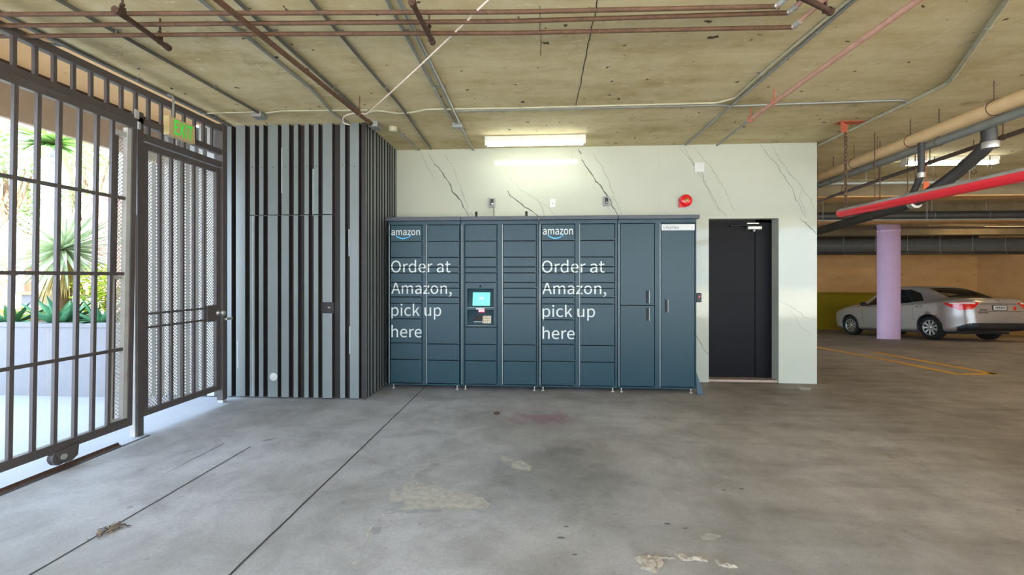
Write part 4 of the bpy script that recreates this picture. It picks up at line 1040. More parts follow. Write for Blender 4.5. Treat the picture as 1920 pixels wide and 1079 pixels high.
con('pale conduit between the ceiling edge over the gate and the grey box', [(372, 213), (478, 210)], .009, 'cond_tan', first=.4)
con('pale conduit curving from the cross run towards the camera beside a grey one', [(690, 212), (705, 207), (722, 209), (745, 213), (775, 211), (800, 205), (960, 203), (1345, 193), (1378, 184), (1440, 128), (1592, 0)], .011, 'cond_tan', ext1=3.0, every=1.3, bend=.05)
con('grey conduit crossing the ceiling above the light to the right elbow', [(850, 208), (960, 206), (1345, 197), (1372, 199), (1400, 198), (1450, 196), (1692, 188), (1700, 191), (1690, 197), (1541, 270)], .011, 'galv', every=1.1, bend=.03)
con('long grey conduit running diagonally to the marble wall, left of the salmon pipe', [(1602, 0), (1286, 272)], .012, 'galv', ext0=4.5, low=.003)
con('thick grey-green conduit with a bend, at the right of the ceiling', [(1888, 0), (1780, 155), (1712, 188), (1536, 272)], .018, 'cond_tan', ext0=4.5, bend=.1)
con('thin dark conduit along the ceiling edge above the gate', [(0, 42), (78, 80), (122, 86), (140, 93), (415, 226)], .010, 'galv_dark', ext0=.3)

def cbox(name, label, cat, u, v, sx, sy, sz, mat, rot=0.0):
    q = C(u, v)
    b = MB(); b.box((q.x - sx / 2, q.y - sy / 2, CEIL - sz), (q.x + sx / 2, q.y + sy / 2, CEIL), 0, .004)
    for dx in (-1, 1): b.lathe((q.x + dx * sx * .35, q.y - sy * .3, CEIL - sz), (0, 0, -1), [(0, .005), (.003, .003)], 0, 8)
    return tag(b.build(name, [mat]), label, cat)
cbox('conduit_box', 'grey steel junction box on the ceiling near the exit sign', 'junction box', 486, 212, .11, .11, .055, 'galv')
cbox('conduit_box', 'small grey junction box on the ceiling where two parallel conduits end', 'junction box', 858, 232, .11, .08, .05, 'galv')
cbox('conduit_box', 'grey junction box at the ceiling behind the end of the rusty pipe', 'junction box', 704, 231, .10, .16, .06, 'galv')
q = C(737, 239)
b = MB(); b.lathe((q.x, q.y, CEIL), (0, 0, -1), [(0, .055), (.03, .055), (.05, .045), (.055, .02), (.055, 0)], 0, 20)
tag(b.build('heat_detector', ['cond_tan']), 'small beige round detector on the ceiling by the cladding corner', 'detector')

# rusty pipes
def PZ(u, v, z): return atz(u, v, z)
RG = 'three parallel rusty sprinkler pipes'
run('rusty_pipe', 'rusty cross pipe under the ceiling, nearest the camera of the three', 'pipe', 'rust', [PZ(0, 27, 2.985), PZ(480, 24.5, 2.985), PZ(960, 22.5, 2.985), PZ(1455, 12, 2.985)], .0135, RG, rod=False, ext0=.6, strap_mat='rust_dark')
run('rusty_pipe', 'rusty cross pipe under the ceiling, middle one of the three', 'pipe', 'rust', [PZ(35, 48, 2.985), PZ(480, 44, 2.985), PZ(960, 40, 2.985), PZ(1478, 24, 2.985)], .0135, RG, rod=False, ext0=.55, strap_mat='rust_dark')
run('rusty_pipe', 'rusty cross pipe under the ceiling, nearest the lockers of the three', 'pipe', 'rust', [PZ(70, 67.5, 2.985), PZ(480, 64, 2.985), PZ(960, 62, 2.985), PZ(1486, 51, 2.985)], .0135, RG, rod=False, ext0=.5, strap_mat='rust_dark')
SG = 'short salmon pipe ends at the right'
for (a, c_), lab in ((((1456, 12), (1490, -16)), 'short salmon pipe joining the rusty cross pipe nearest the camera'), (((1479, 24), (1535, -26)), 'short salmon pipe joining the middle rusty cross pipe'), (((1487, 51), (1570, -22)), 'short salmon pipe joining the rusty cross pipe nearest the lockers')):
    p, e = PZ(*a, 2.985), PZ(*c_, 2.985)
    th = thing('salmon_pipe', lab, 'pipe', tuple(p), SG)
    dd = (e - p).normalized()
    b = MB(); b.tube([p, e + dd * 4.0], .0135, 0, 12); b.build('pipe_run', ['salmon'], th)
    b = MB(); b.lathe(p + dd * .03, dd, [(0, .018), (.045, .018)], 0, 14); b.torus(p, (0, 0, 1), .012, .012, 0, 12, 8); b.build('elbow', ['edge'], th)
# carrier bars hung under them
for (a, c_), lab in ((((216, 18), (316, 90)), 'short dark rusty carrier bar hung under the cross pipes, above the gate'), (((772, 4), (811, 79)), 'short dark rusty carrier bar hung under the cross pipes, at the middle'), (((1490, -12), (1558, 22)), 'dark rusty carrier bar at the right elbows of the cross pipes')):
    p, e = PZ(*a, 2.945), PZ(*c_, 2.945); dd = (e - p).normalized()
    th = thing('carrier_bar', lab, 'pipe hanger', tuple(p), 'carrier bars under the cross pipes')
    b = MB(); b.tube([p, e], .0165, 0, 12); b.lathe(p - dd * .004, dd, [(0, .022), (.03, .022)], 0, 14); b.lathe(e - dd * .03, dd, [(0, .022), (.034, .022)], 0, 14); b.build('bar', ['rust_dark'], th)
    for k in (.12, .82):
        m_ = p.lerp(e, k); sd = dd.cross(Vector((0, 0, 1))).normalized()
        b = MB(); b.box((m_.x - .004, m_.y - .02, m_.z - .02), (m_.x + .004, m_.y + .02, m_.z + .05), 0)
        b.tube([(m_.x, m_.y, m_.z + .04), (m_.x, m_.y, CEIL)], .006, 0, 8); b.lathe((m_.x, m_.y, m_.z + .055), (0, 0, 1), [(0, .013), (.012, .013)], 0, 6)
        b.build('hanger', ['rust_dark'], th)
th = run('rusty_pipe', 'long rusty pipe running from over the gate side to the cladding corner', 'pipe', 'rust', [PZ(405, -2, 2.95), PZ(694, 231, 2.95)], .019, None, every=30, first=30, ext0=4.0)
p = PZ(672, 212, 2.95)
b = MB(); b.tube([(p.x + .02, p.y - .02, CEIL), (p.x + .02, p.y - .02, p.z + .02)], .006, 0, 8); b.torus(p, (PZ(694, 231, 2.95) - p).normalized(), .023, .005, 0, 18, 6); b.build('hanger', ['rust'], th)
p = PZ(680, 219, 2.95); dd = (PZ(694, 231, 2.95) - p).normalized()
b = MB(); b.lathe(PZ(694, 231, 2.95) - dd * .06, dd, [(0, .024), (.07, .026), (.08, .015)], 0, 16); b.build('coupling', ['rust'], th)
th = run('salmon_pipe', 'long salmon red pipe running diagonally towards the marble wall', 'pipe', 'salmon', [PZ(1724, -2, 2.99), PZ(1404, 226, 2.99)], .021, None, every=30, first=30, ext0=4.0)
p = PZ(1408, 223, 2.99); dd = (PZ(1404, 226, 2.99) - PZ(1724, -2, 2.99)).normalized()
b = MB(); b.torus(p, dd, .026, .006, 0, 20, 8); b.tube([(p.x, p.y, p.z + .03), (p.x, p.y, CEIL)], .006, 0, 8); b.build('hanger', ['redbrown'], th)
p = PZ(1452, 190, 2.99)
b = MB(); b.tube([(p.x, p.y, p.z), (p.x, p.y, CEIL)], .006, 0, 8); b.torus(p, dd, .025, .005, 0, 20, 8); b.build('hanger', ['redbrown'], th)
b = MB(); b.tube([PZ(1405, 225, 2.99), C(1344, 273, .10)], .012, 0, 10); b.build('thin_end_section', ['galv'], th)
# loose cable slung across
c0 = atz(920, -4, 2.99); c1 = PZ(693, 209, 3.02)
cp = [c0 + (c0 - c1).normalized() * 3.0] + [c0.lerp(c1, k / 10) - Vector((0, 0, .012 * sin(pi * k / 10))) for k in range(11)]
cp += [PZ(684, 214, 3.03), PZ(668, 212, 3.05), PZ(650, 216, 3.06), PZ(643, 222, 3.05), PZ(645, 231, 3.02), PZ(655, 234, 2.99)]
b = MB(); sm = []
for i in range(len(cp) - 1):
    for j in range(4):
        t = j / 4; a = cp[max(i - 1, 0)]; p = cp[i]; q = cp[i + 1]; e = cp[min(i + 2, len(cp) - 1)]
        sm.append(0.5 * ((2 * p) + (q - a) * t + (2 * a - 5 * p + 4 * q - e) * t * t + (3 * p - a - 3 * q + e) * t ** 3))
b.tube(sm + [cp[-1]], .0065, 0, 10)
tag(b.build('loose_cable', ['cable']), 'pale pinkish cable slung diagonally under the ceiling to the cladding corner', 'cable')

# fluorescent lights
def fluoro(u0, u1, v, zc, label):
    q0, q1 = atz(u0, v, zc), atz(u1, v, zc); y = (q0.y + q1.y) / 2
    L = q1.x - q0.x
    r = thing('fluorescent_light', label, 'ceiling light', ((q0.x + q1.x) / 2, y, CEIL), 'fluorescent lights under the ceiling')
    b = MB(); b.box((q0.x, y - .06, CEIL - .055), (q1.x, y + .06, CEIL), 0, .004)
    for x in (q0.x, q1.x - .03): b.box((x, y - .05, CEIL - .11), (x + .03, y + .05, CEIL - .05), 0, .003)
    b.build('housing', ['lamp_body'], r)
    for dy in (-.028, .028):
        b = MB(); b.tube([(q0.x + .03, y + dy, CEIL - .086), (q1.x - .03, y + dy, CEIL - .086)], .0185, 0, 12); b.build('tube', ['lamp_tube'], r)
    return r
fluoro(909, 1097, 264, 3.05, 'lit fluorescent fixture on the ceiling in front of the marble wall')
fluoro(1698, 1862, 306, 3.02, 'lit fluorescent fixture deeper in the garage, behind the red bar')
def fill_lamp_at(x, y, label, tube='fill_tube_warm'):  # unseen fixtures added out of view to brighten the interior
    r = thing('fluorescent_light', label, 'ceiling light', (x, y, CEIL), 'fluorescent lights under the ceiling')
    b = MB(); b.box((x - .6, y - .06, CEIL - .055), (x + .6, y + .06, CEIL), 0, .004); b.build('housing', ['lamp_body'], r)
    for dy in (-.028, .028):
        b = MB(); b.tube([(x - .57, y + dy, CEIL - .086), (x + .57, y + dy, CEIL - .086)], .0185, 0, 12); b.build('tube', [tube], r)
fill_lamp_at(13.4, 10.1, 'unseen fill fixture added at the far right of the garage'); fill_lamp_at(9.0, 4.0, 'unseen fill fixture added over the aisle right of the view')
fill_lamp_at(-1.2, -1.6, 'unseen fill fixture added behind the viewpoint, over the approach slab', 'fill_tube_bright'); fill_lamp_at(2.6, -1.6, 'unseen fill fixture added behind the viewpoint, over the garage slab', 'fill_tube_bright'); fill_lamp_at(8.2, .6, 'unseen fill fixture added right of the view over the near aisle')
fill_lamp_at(13.0, 13.0, 'unseen fill fixture added over the parking bays right of the view')

# red clearance bar on its chain
BX, BZ = 3.41, 2.095
ye0 = atx(1572, 397, BX).y
r = thing('clearance_bar', 'long red round clearance tube hanging under the ceiling on a chain', 'clearance bar', (BX, 3.3, BZ - .055))
b = MB(); R = .050
prof = [(R * (1 - cos(k * pi / 12)), R * sin(k * pi / 12)) for k in range(7)]
b.lathe((BX, ye0, BZ), (0, -1, 0), prof + [(7.0, R), (7.05, R * .6), (7.06, 0)], 0, 28)
b.build('tube', ['red_plastic'], r)
b = MB()
for k in range(-9, 9):
    a0, a1 = k * .14, (k + 1) * .14
    b.add([(BX + sin(a0) * (R + .0008), ye0 - .06, BZ + cos(a0) * (R + .0008)), (BX + sin(a1) * (R + .0008), ye0 - .06, BZ + cos(a1) * (R + .0008)), (BX + sin(a1) * (R + .0008), ye0 - 6.9, BZ + cos(a1) * (R + .0008)), (BX + sin(a0) * (R + .0008), ye0 - 6.9, BZ + cos(a0) * (R + .0008))], [(0, 1, 2, 3)], 0, True)
b.build('dust_layer', ['dust'], r, recalc=False)['label'] = 'grey dust on the top'
cy = ye0 - .12
cz0, cz1 = BZ + R, 2.98
for cyy, lab in ((cy, 'rusty chain holding the red bar, hanging from the red steel angle'),):
    b = MB(); n = int((cz1 - cz0) / .043)
    for i in range(n):
        z = cz0 + (i + .5) * (cz1 - cz0) / n
        pts = []
        for k in range(14):
            a = 2 * pi * k / 14; lx_, lz_ = .016 * cos(a), .029 * sin(a)
            pts.append((BX + (lx_ if i % 2 else 0), cyy + (0 if i % 2 else lx_), z + lz_))
        b.tube(pts + [pts[0]], .0058, 0, 6, cap=False)
    tag(b.build('chain', ['rust']), lab, 'chain')
b = MB(); q = Vector((BX, cy, CEIL))
b.box((q.x - .09, q.y - .05, CEIL - .008), (q.x + .22, q.y + .05, CEIL), 0); b.prism([(q.x - .09, q.y - .055, CEIL - .12), (q.x + .05, q.y + .05, CEIL - .12), (q.x + .05, q.y + .05, CEIL), (q.x - .09, q.y - .055, CEIL)], (.006, .004, 0), 0)
tag(b.build('steel_angle', ['redbrown']), 'red-primed steel angle on the ceiling above the chain', 'bracket')

# big pipes along the right side of the marble room
HM = 'rust'
run('cream_pipe', 'thick cream painted pipe along the garage aisle, top right', 'pipe', 'tan_pipe', [PZ(1540, 331, 2.86), PZ(1920, 181, 2.86)], .062, None, every=.95, first=1.35, ext0=0.6, ext1=6.5, seg=20, strap_mat='rust')
run('grey_pipe', 'grey pipe under the cream pipe along the garage aisle', 'pipe', 'grey_pipe', [PZ(1540, 346, 2.76), PZ(1920, 208, 2.76)], .042, None, every=.9, first=.9, ext0=0.6, ext1=6.5, seg=18, strap_mat='rust')
run('black_drain_pipe', 'black sloping drain pipe with elbow and silver bands behind the red bar', 'pipe', 'black_pipe', [(4.12, 4.33, 2.79), (4.14, 4.33, 2.60), (4.12, 4.62, 2.40), (3.99, 4.95, 2.165), (4.0, 6.6, 2.03), (4.0, 8.1, 1.98)], .056, None, every=1.1, first=1.55, bend=.12, seg=18, strap_mat='rust')
dr = [o for o in COL.objects if o.name.startswith('black_drain_pipe')][0]
for c_, ax in (((4.14, 4.33, 2.585), (0, 0, 1)), ((3.99, 4.97, 2.163), (0, 1, -.08)), ((4.14, 4.55, 2.46), (-.2, .7, -.6))):
    b = MB(); b.lathe(Vector(c_) - Vector(ax).normalized() * .03, ax, [(0, .062), (.012, .064), (.05, .064), (.06, .062)], 0, 22); b.build('band', ['zinc'], dr)
run('black_vent_pipe', 'thin black vertical pipe dropping behind the red bar, left of the drain elbow', 'pipe', 'black_pipe', [(3.94, 4.82, 2.76), (3.94, 4.82, 2.42), (3.96, 4.98, 2.22)], .030, None, every=30, first=30, rod=False, seg=14, bend=.1)
vp = [o for o in COL.objects if o.name.startswith('black_vent_pipe')][0]
b = MB(); b.lathe((3.94, 4.82, 2.40), (0, 0, 1), [(0, .035), (.05, .035)], 0, 16); b.build('band', ['zinc'], vp)
run('brown_pipe', 'slim brown dusty pipe crossing behind the red bar', 'pipe', 'brown_pipe', [PZ(1550, 372, 2.78), PZ(1900, 251, 2.78)], .024, None, every=1.0, first=.5, ext0=2.0, ext1=1.0, strap_mat='rust')
XG = 'pipes crossing the far garage ceiling'
def cross(label, u, v, y, r, mat, x0=3.4, x1=15.98, name='cross_pipe', **k):
    z = aty(u, v, y).z
    return run(name, label, 'pipe', mat, [(x0, y, z), (x1, y, z)], r, XG, strap_mat='galv', **k)
cross('thin white conduit crossing just behind the marble wall, high up', 1620, 328, 7.9, .010, 'white_plastic', x1=5.9, every=1.5, name='cross_conduit')
cross('grey cross pipe above the red bar end', 1610, 344, 7.6, .032, 'grey_pipe', x1=9, every=1.6)
cross('black cross pipe with ring clamps level with the column top', 1830, 404, 9.6, .090, 'black_pipe', every=1.05, first=3.6)
cross('thin grey cross pipe under the black clamped pipe', 1830, 411.5, 9.35, .016, 'grey_pipe', every=2.0)
cross('wide dark grey cross pipe low above the peach wall', 1800, 460, 15.6, .235, 'dark_pipe', every=1.7, first=1.2, seg=28)
cross('slim black cross pipe along the bottom of the wide grey pipe', 1800, 475, 15.2, .045, 'black_pipe', every=1.0, first=.6)
cross('dim brown cross pipe deep in the garage', 1650, 428, 12.9, .03, 'brown_pipe', every=1.4)
cross('dim dark cross pipe in front of the second beam', 1650, 372, 8.9, .03, 'dark_pipe', every=1.4, first=.8)
# small orange tags and white fittings on the pipes behind the bar
for i, (x, y, z0, z1, lab) in enumerate(((5.05, 6.1, 2.42, 2.62, 'orange strip hanging behind the red bar below the far light'),)):
    b = MB(); b.box((x - .035, y, z0), (x + .035, y + .008, z1), 0); b.tube([(x, y + .004, z1), (x, y + .004, CEIL)], .003, 0, 6)
    M['orange'] = plain('orange_paint', 'c8562c', 0.6); tag(b.build('orange_tag', ['orange']), lab, 'tag')
for i, (u, v) in enumerate(((1650, 348), (1702, 330), (1716, 320), (1752, 300), (1826, 285), (1856, 280))):
    p = aty(u, v, 6.7 if i % 2 else 5.9)
    b = MB(); b.tube([(p.x, p.y, CEIL), (p.x, p.y, p.z - .22)], .006, 0, 8); b.torus((p.x, p.y, p.z - .25), (0, 1, 0), .03, .005, 0, 16, 6)
    labs = ['nearest the marble wall', 'second from the marble wall', 'third from the marble wall', 'fourth from the marble wall', 'second from the right edge', 'nearest the right edge']
    tag(b.build('hanger_rod', ['rust']), 'empty rusty hanger rod with a ring behind the red bar, ' + labs[i], 'pipe hanger', 'empty hanger rods behind the red bar')

# column and floor bits
q = onfloor(1680, 637)
b = MB(); b.lathe((q.x, q.y + .25, fz(q.y + .25) - .01), (0, 0, 1), [(0, .255), (.05, .25), (2.93, .25), (2.93, .253), (3.0, .253), (3.0, .25), (CEIL - fz(q.y + .25), .25)], 0, 40)
tag(b.build('column', ['lilac']), 'round lilac painted concrete column in front of the silver sedan', 'column')
b = MB(); q = onfloor(932, 777.5)
bm = bmesh.new(); bmesh.ops.create_icosphere(bm, subdivisions=2, radius=.022)
for v in bm.verts: v.co = Vector((v.co.x * 1.3, v.co.y, v.co.z * .6 + .012)) * (1 + .25 * noise.noise(v.co * 60)) + Vector((q.x, q.y, 0))
b.bm(bm, 0); tag(b.build('pebble', ['rust_dark']), 'small brown pebble on the floor before the screen locker', 'pebble')
def mound(px, h, name, label):
    pts = dense([onfloor(u, v) for u, v in px] + [onfloor(*px[0])], .012, .035, 5, (1, 1, 0))[:-1]
    c = sum(pts, Vector()) / len(pts); n = len(pts); b = MB(); vs = []
    R_ = 7
    for k in range(R_):
        f = 1 - k / R_
        for p in pts:
            q = c + (p - c) * f
            z = h * (1 - f ** 2.5) * (.55 + .9 * (noise.noise(q * 42) * .5 + .5)) + (.0 if k == 0 else .002 + .006 * abs(noise.noise(q * 120)))
            vs.append((q.x, q.y, z))
    vs.append((c.x, c.y, h * .8)); fs = []
    for k in range(R_ - 1):
        for i in range(n): fs.append((k * n + i, k * n + (i + 1) % n, (k + 1) * n + (i + 1) % n, (k + 1) * n + i))
    for i in range(n): fs.append(((R_ - 1) * n + i, (R_ - 1) * n + (i + 1) % n, len(vs) - 1))
    b.add(vs, fs, 0); return tag(b.build(name, ['crumb']), label, 'mortar')
def gp(px): return [(960 + x / 2.848, 700 + y / 2.848) for x, y in px]
mound(gp([(670, 985), (720, 975), (790, 985), (870, 993), (805, 1010), (806, 1040), (755, 1060), (700, 1045), (680, 1015)]), .016, 'mortar_lump', 'broad lump of crumbled mortar on the floor, at the bottom of the view')
mound(gp([(872, 965), (930, 982), (1000, 993), (1056, 998), (1056, 1014), (985, 1010), (915, 995)]), .008, 'mortar_smear', 'narrow streak of dried mortar right of the crumbled lump')
mound(gp([(1088, 1003), (1140, 1020), (1192, 1036), (1185, 1045), (1110, 1033)]), .007, 'mortar_smear', 'short streak of dried mortar, rightmost on the floor')
b = MB()
for i in range(90):
    u = random.gauss(205, 17); v = 995 - (u - 205) * .40 + random.gauss(0, 4)
    q = onfloor(u, v, .003); a = random.uniform(0, pi); l = random.uniform(.008, .022); w_ = l * random.uniform(.15, .4); t = Vector((cos(a), sin(a), random.uniform(-.2, .3))); s_ = Vector((-sin(a), cos(a), 0))
    z = Vector((0, 0, random.uniform(0.002, .008)))
    b.face([q - t * l + z, q + s_ * w_ + z, q + t * l + z, q - s_ * w_ + z], i % 2)
o = b.build('leaf_litter', ['soil', 'rust_dark'], recalc=False); o['kind'] = 'stuff'; tag(o, 'dry leaf crumbs gathered in the floor joint at lower left', 'debris')

# ------------------------------------------------------------------ silver sedan
M['car_paint'] = plain('silver_metallic_paint', 'a39b92', 0.32, 0.35, var=0.03, coat=0.6)
M['car_glass'] = plain('dark_tinted_glass', '14181a', 0.06, 0.0, var=0.02, coat=0.5)
M['tyre'] = plain('tyre_rubber', '1b1a19', 0.85)
M['alloy'] = plain('silver_alloy', 'b5b2ab', 0.3, 0.7)
M['tail_red'] = plain('red_tail_lens', 'd81e17', 0.15, coat=0.6)
M['tail_clear'] = plain('clear_tail_lens', 'e6d9d2', 0.12, coat=0.6)
M['car_black'] = plain('black_bumper_plastic', '1a1c1d', 0.5)
M['chrome'] = plain('chrome_trim', 'd7d7d4', 0.12, 0.9, var=0.02)
M['plate_white'] = plain('plate_white', 'cfd1cf', 0.4)
M['seam'] = plain('panel_gap', '3c3a37', 0.7)
M['ribbon'] = plain('green_ribbon', '2f8a57', 0.5)

rot_h = radians(5.2)
hx, hy = -sin(rot_h), cos(rot_h)
ax_x = Vector((hx, hy, -FLOOR_SLOPE * hy)).normalized()
ax_z = Vector((0, FLOOR_SLOPE, 1)).normalized()
ax_y = ax_z.cross(ax_x).normalized(); ax_z = ax_x.cross(ax_y).normalized()
RM = Matrix((ax_x, ax_y, ax_z)).transposed()
contact = onfloor(1747, 637)
CORG = contact - RM @ Vector((-1.35, .82, 0))
car = thing('car', 'silver sedan parked by the lilac column, seen from its rear left', 'car', tuple(CORG), None, RM.to_euler(), True)

def interp(tab, x):
    if x <= tab[0][0]: return tab[0][1]
    for i in range(len(tab) - 1):
        if x <= tab[i + 1][0]:
            x0, y0 = tab[i]; x1, y1 = tab[i + 1]; t = (x - x0) / (x1 - x0)
            m0 = (y1 - tab[i - 1][1]) / (x1 - tab[i - 1][0]) if i > 0 else (y1 - y0) / (x1 - x0)
            m1 = (tab[i + 2][1] - y0) / (tab[i + 2][0] - x0) if i + 2 < len(tab) else (y1 - y0) / (x1 - x0)
            h = x1 - x0
            return (2 * t ** 3 - 3 * t * t + 1) * y0 + (t ** 3 - 2 * t * t + t) * h * m0 + (-2 * t ** 3 + 3 * t * t) * y1 + (t ** 3 - t * t) * h * m1
    return tab[-1][1]
TOP = [(-2.33, .86), (-2.29, 1.02), (-2.2, 1.085), (-1.95, 1.10), (-1.72, 1.12), (-1.40, 1.28), (-1.05, 1.42), (-.6, 1.495), (-.1, 1.51), (.3, 1.465), (.65, 1.30), (1.0, 1.07), (1.4, .995), (1.9, .90), (2.15, .80), (2.28, .64), (2.31, .52)]
SHO = [(-2.33, .80), (-2.25, .97), (-2.0, 1.03), (-1.6, 1.03), (-1.0, .99), (0, .94), (.9, .92), (1.4, .90), (1.9, .80), (2.15, .70), (2.31, .50)]
WID = [(-2.33, .60), (-2.28, .73), (-2.18, .805), (-1.95, .855), (-1.6, .882), (-1, .888), (0, .888), (1, .885), (1.5, .875), (1.9, .83), (2.12, .73), (2.25, .58), (2.31, .42)]
WRF = [(-2.33, .50), (-2.2, .66), (-1.9, .72), (-1.72, .70), (-1.4, .64), (-1.05, .59), (-.6, .57), (0, .575), (.4, .58), (.8, .63), (1.05, .70), (1.5, .72), (2.0, .62), (2.31, .35)]
BOT = [(-2.33, .34), (-2.25, .28), (-1.9, .22), (-1.3, .19), (1.3, .19), (1.9, .20), (2.2, .22), (2.31, .28)]
def section(x):
    zt, zs, w_, wr, zb = (interp(t, x) for t in (TOP, SHO, WID, WRF, BOT))
    zs = min(zs, zt - .02)
    hgt = zt - zs
    crown = min(.06, .35 * hgt) if hgt > .1 else .3 * hgt
    ctl = [(0, zb), (.7 * w_, zb), (.955 * w_, zb + .05), (.985 * w_, zb + .20), (w_, zb + (zs - zb) * .58), (.99 * w_, zs - .07), (.955 * w_, zs), (wr + (0.955 * w_ - wr) * .45, zs + (hgt - crown) * .55), (wr, zt - crown), (wr * .86, zt - crown * .35), (wr * .5, zt - crown * .06), (0, zt)]
    return ctl
def catmull(ctl, n=4):
    out = []
    for i in range(len(ctl) - 1):
        p0 = ctl[max(0, i - 1)]; p1 = ctl[i]; p2 = ctl[i + 1]; p3 = ctl[min(len(ctl) - 1, i + 2)]
        for j in range(n):
            t = j / n
            out.append(tuple(.5 * ((2 * b_) + (c - a) * t + (2 * a - 5 * b_ + 4 * c - d) * t * t + (3 * b_ - a - 3 * c + d) * t ** 3) for a, b_, c, d in zip(p0, p1, p2, p3)))
    out.append(ctl[-1]); return out
b = MB(); xs = []
x = -2.33
while x < 2.311: xs.append(x); x += .02 if (x < -2.1 or x > 2.1) else .07
xs.append(2.31)
rings = []
for x in xs:
    half = catmull(section(x), 3)
    rings.append([(x, -y, z) for y, z in half] + [(x, y, z) for y, z in half[::-1][1:-1]])
n = len(rings[0]); vs = [p for r_ in rings for p in r_]
fs = [(i * n + j, i * n + (j + 1) % n, (i + 1) * n + (j + 1) % n, (i + 1) * n + j) for i in range(len(rings) - 1) for j in range(n)]
b.add(vs, fs, 0, True); b.add(rings[0], [list(range(n))], 0, True); b.add(rings[-1], [list(range(n))[::-1]], 0, True)
body = b.build('body', ['car_paint', 'car_black'], car)
bm = bmesh.new(); bm.from_mesh(body.data); bmesh.ops.remove_doubles(bm, verts=bm.verts[:], dist=1e-4); bmesh.ops.recalc_face_normals(bm, faces=bm.faces[:]); bm.to_mesh(body.data)
BVH = BVHTree.FromBMesh(bm); bm.free()
cut = MB()
for wxp in (-1.35, 1.35):
    for sgn in (-1, 1):
        cut.lathe((wxp, sgn * .56, .325), (0, sgn, 0), [(0, .352), (.5, .352)], 1, 40)
cuto = cut.build('cutter', ['car_paint', 'car_black'], loc=(0, 0, 0))
cuto.parent = car
md = body.modifiers.new('wells', 'BOOLEAN'); md.operation = 'DIFFERENCE'; md.object = cuto; md.solver = 'EXACT'
bpy.context.view_layer.update()
dg = bpy.context.evaluated_depsgraph_get()
nm = bpy.data.meshes.new_from_object(body.evaluated_get(dg)); body.modifiers.clear(); body.data = nm
bpy.data.objects.remove(cuto)

def proj(o, d):
    h = BVH.ray_cast(Vector(o), Vector(d).normalized())
    return (h[0], h[1]) if h[0] is not None else None
def decal(b, corners, fn, m=0, n=10, lift=.006):
    """corners: 4 points (a,b) in a flat chart; fn(a,b) -> (origin, dir)"""
    c0, c1, c2, c3 = [Vector((p[0], p[1], 0)) for p in corners]
    vs = []
    for i in range(n + 1):
        for j in range(n + 1):
            s, t = i / n, j / n
            q = c0 * (1 - s) * (1 - t) + c1 * s * (1 - t) + c2 * s * t + c3 * (1 - s) * t
            h = proj(*fn(q.x, q.y))
            if h is None: h = (Vector(fn(q.x, q.y)[0]), Vector((0, 0, 1)))
            nrm = h[1]
            if nrm.dot(Vector(fn(q.x, q.y)[1])) > 0: nrm = -nrm
            vs.append(h[0] + nrm * lift)
    fs = [(i * (n + 1) + j, i * (n + 1) + j + 1, (i + 1) * (n + 1) + j + 1, (i + 1) * (n + 1) + j) for i in range(n) for j in range(n)]
    b.add(vs, fs, m, True)
side = lambda sg: (lambda x, z: ((x, sg * 1.4, z), (0, -sg, 0)))
down = lambda x, y: ((x, y, 2.2), (0, 0, -1))
rear = lambda y, z: ((-3.2, y, z), (1, 0, 0))
def corner(sg):
    def f(ph, z):
        a = radians(ph); d = Vector((-sin(a), sg * cos(a), 0)); p = Vector((-1.72, sg * .42, z))
        return (tuple(p + d * 1.5), tuple(-d))
    return f
for sg in (1, -1):
    b = MB(); decal(b, [(.74, .955), (-.09, .975), (-.09, 1.405), (.30, 1.365)], side(sg)); b.build('front_side_window', ['car_glass'], car)
    b = MB(); decal(b, [(-.16, .978), (-.70, 1.0), (-.66, 1.385), (-.16, 1.405)], side(sg)); decal(b, [(-.70, 1.0), (-1.20, 1.045), (-.98, 1.265), (-.66, 1.385)], side(sg)); b.build('rear_side_window', ['car_glass'], car)
b = MB(); decal(b, [(-1.70, .60), (-1.70, -.60), (-1.08, -.50), (-1.08, .50)], down, 0, 14); b.build('rear_window', ['car_glass'], car)
b = MB(); decal(b, [(.98, .62), (.98, -.62), (.42, -.50), (.42, .50)], down, 0, 14); b.build('windscreen', ['car_glass'], car)
b = MB(); decal(b, [(-1.06, .52), (-1.06, -.52), (-.35, -.52), (-.35, .52)], down, 0, 10, .004)
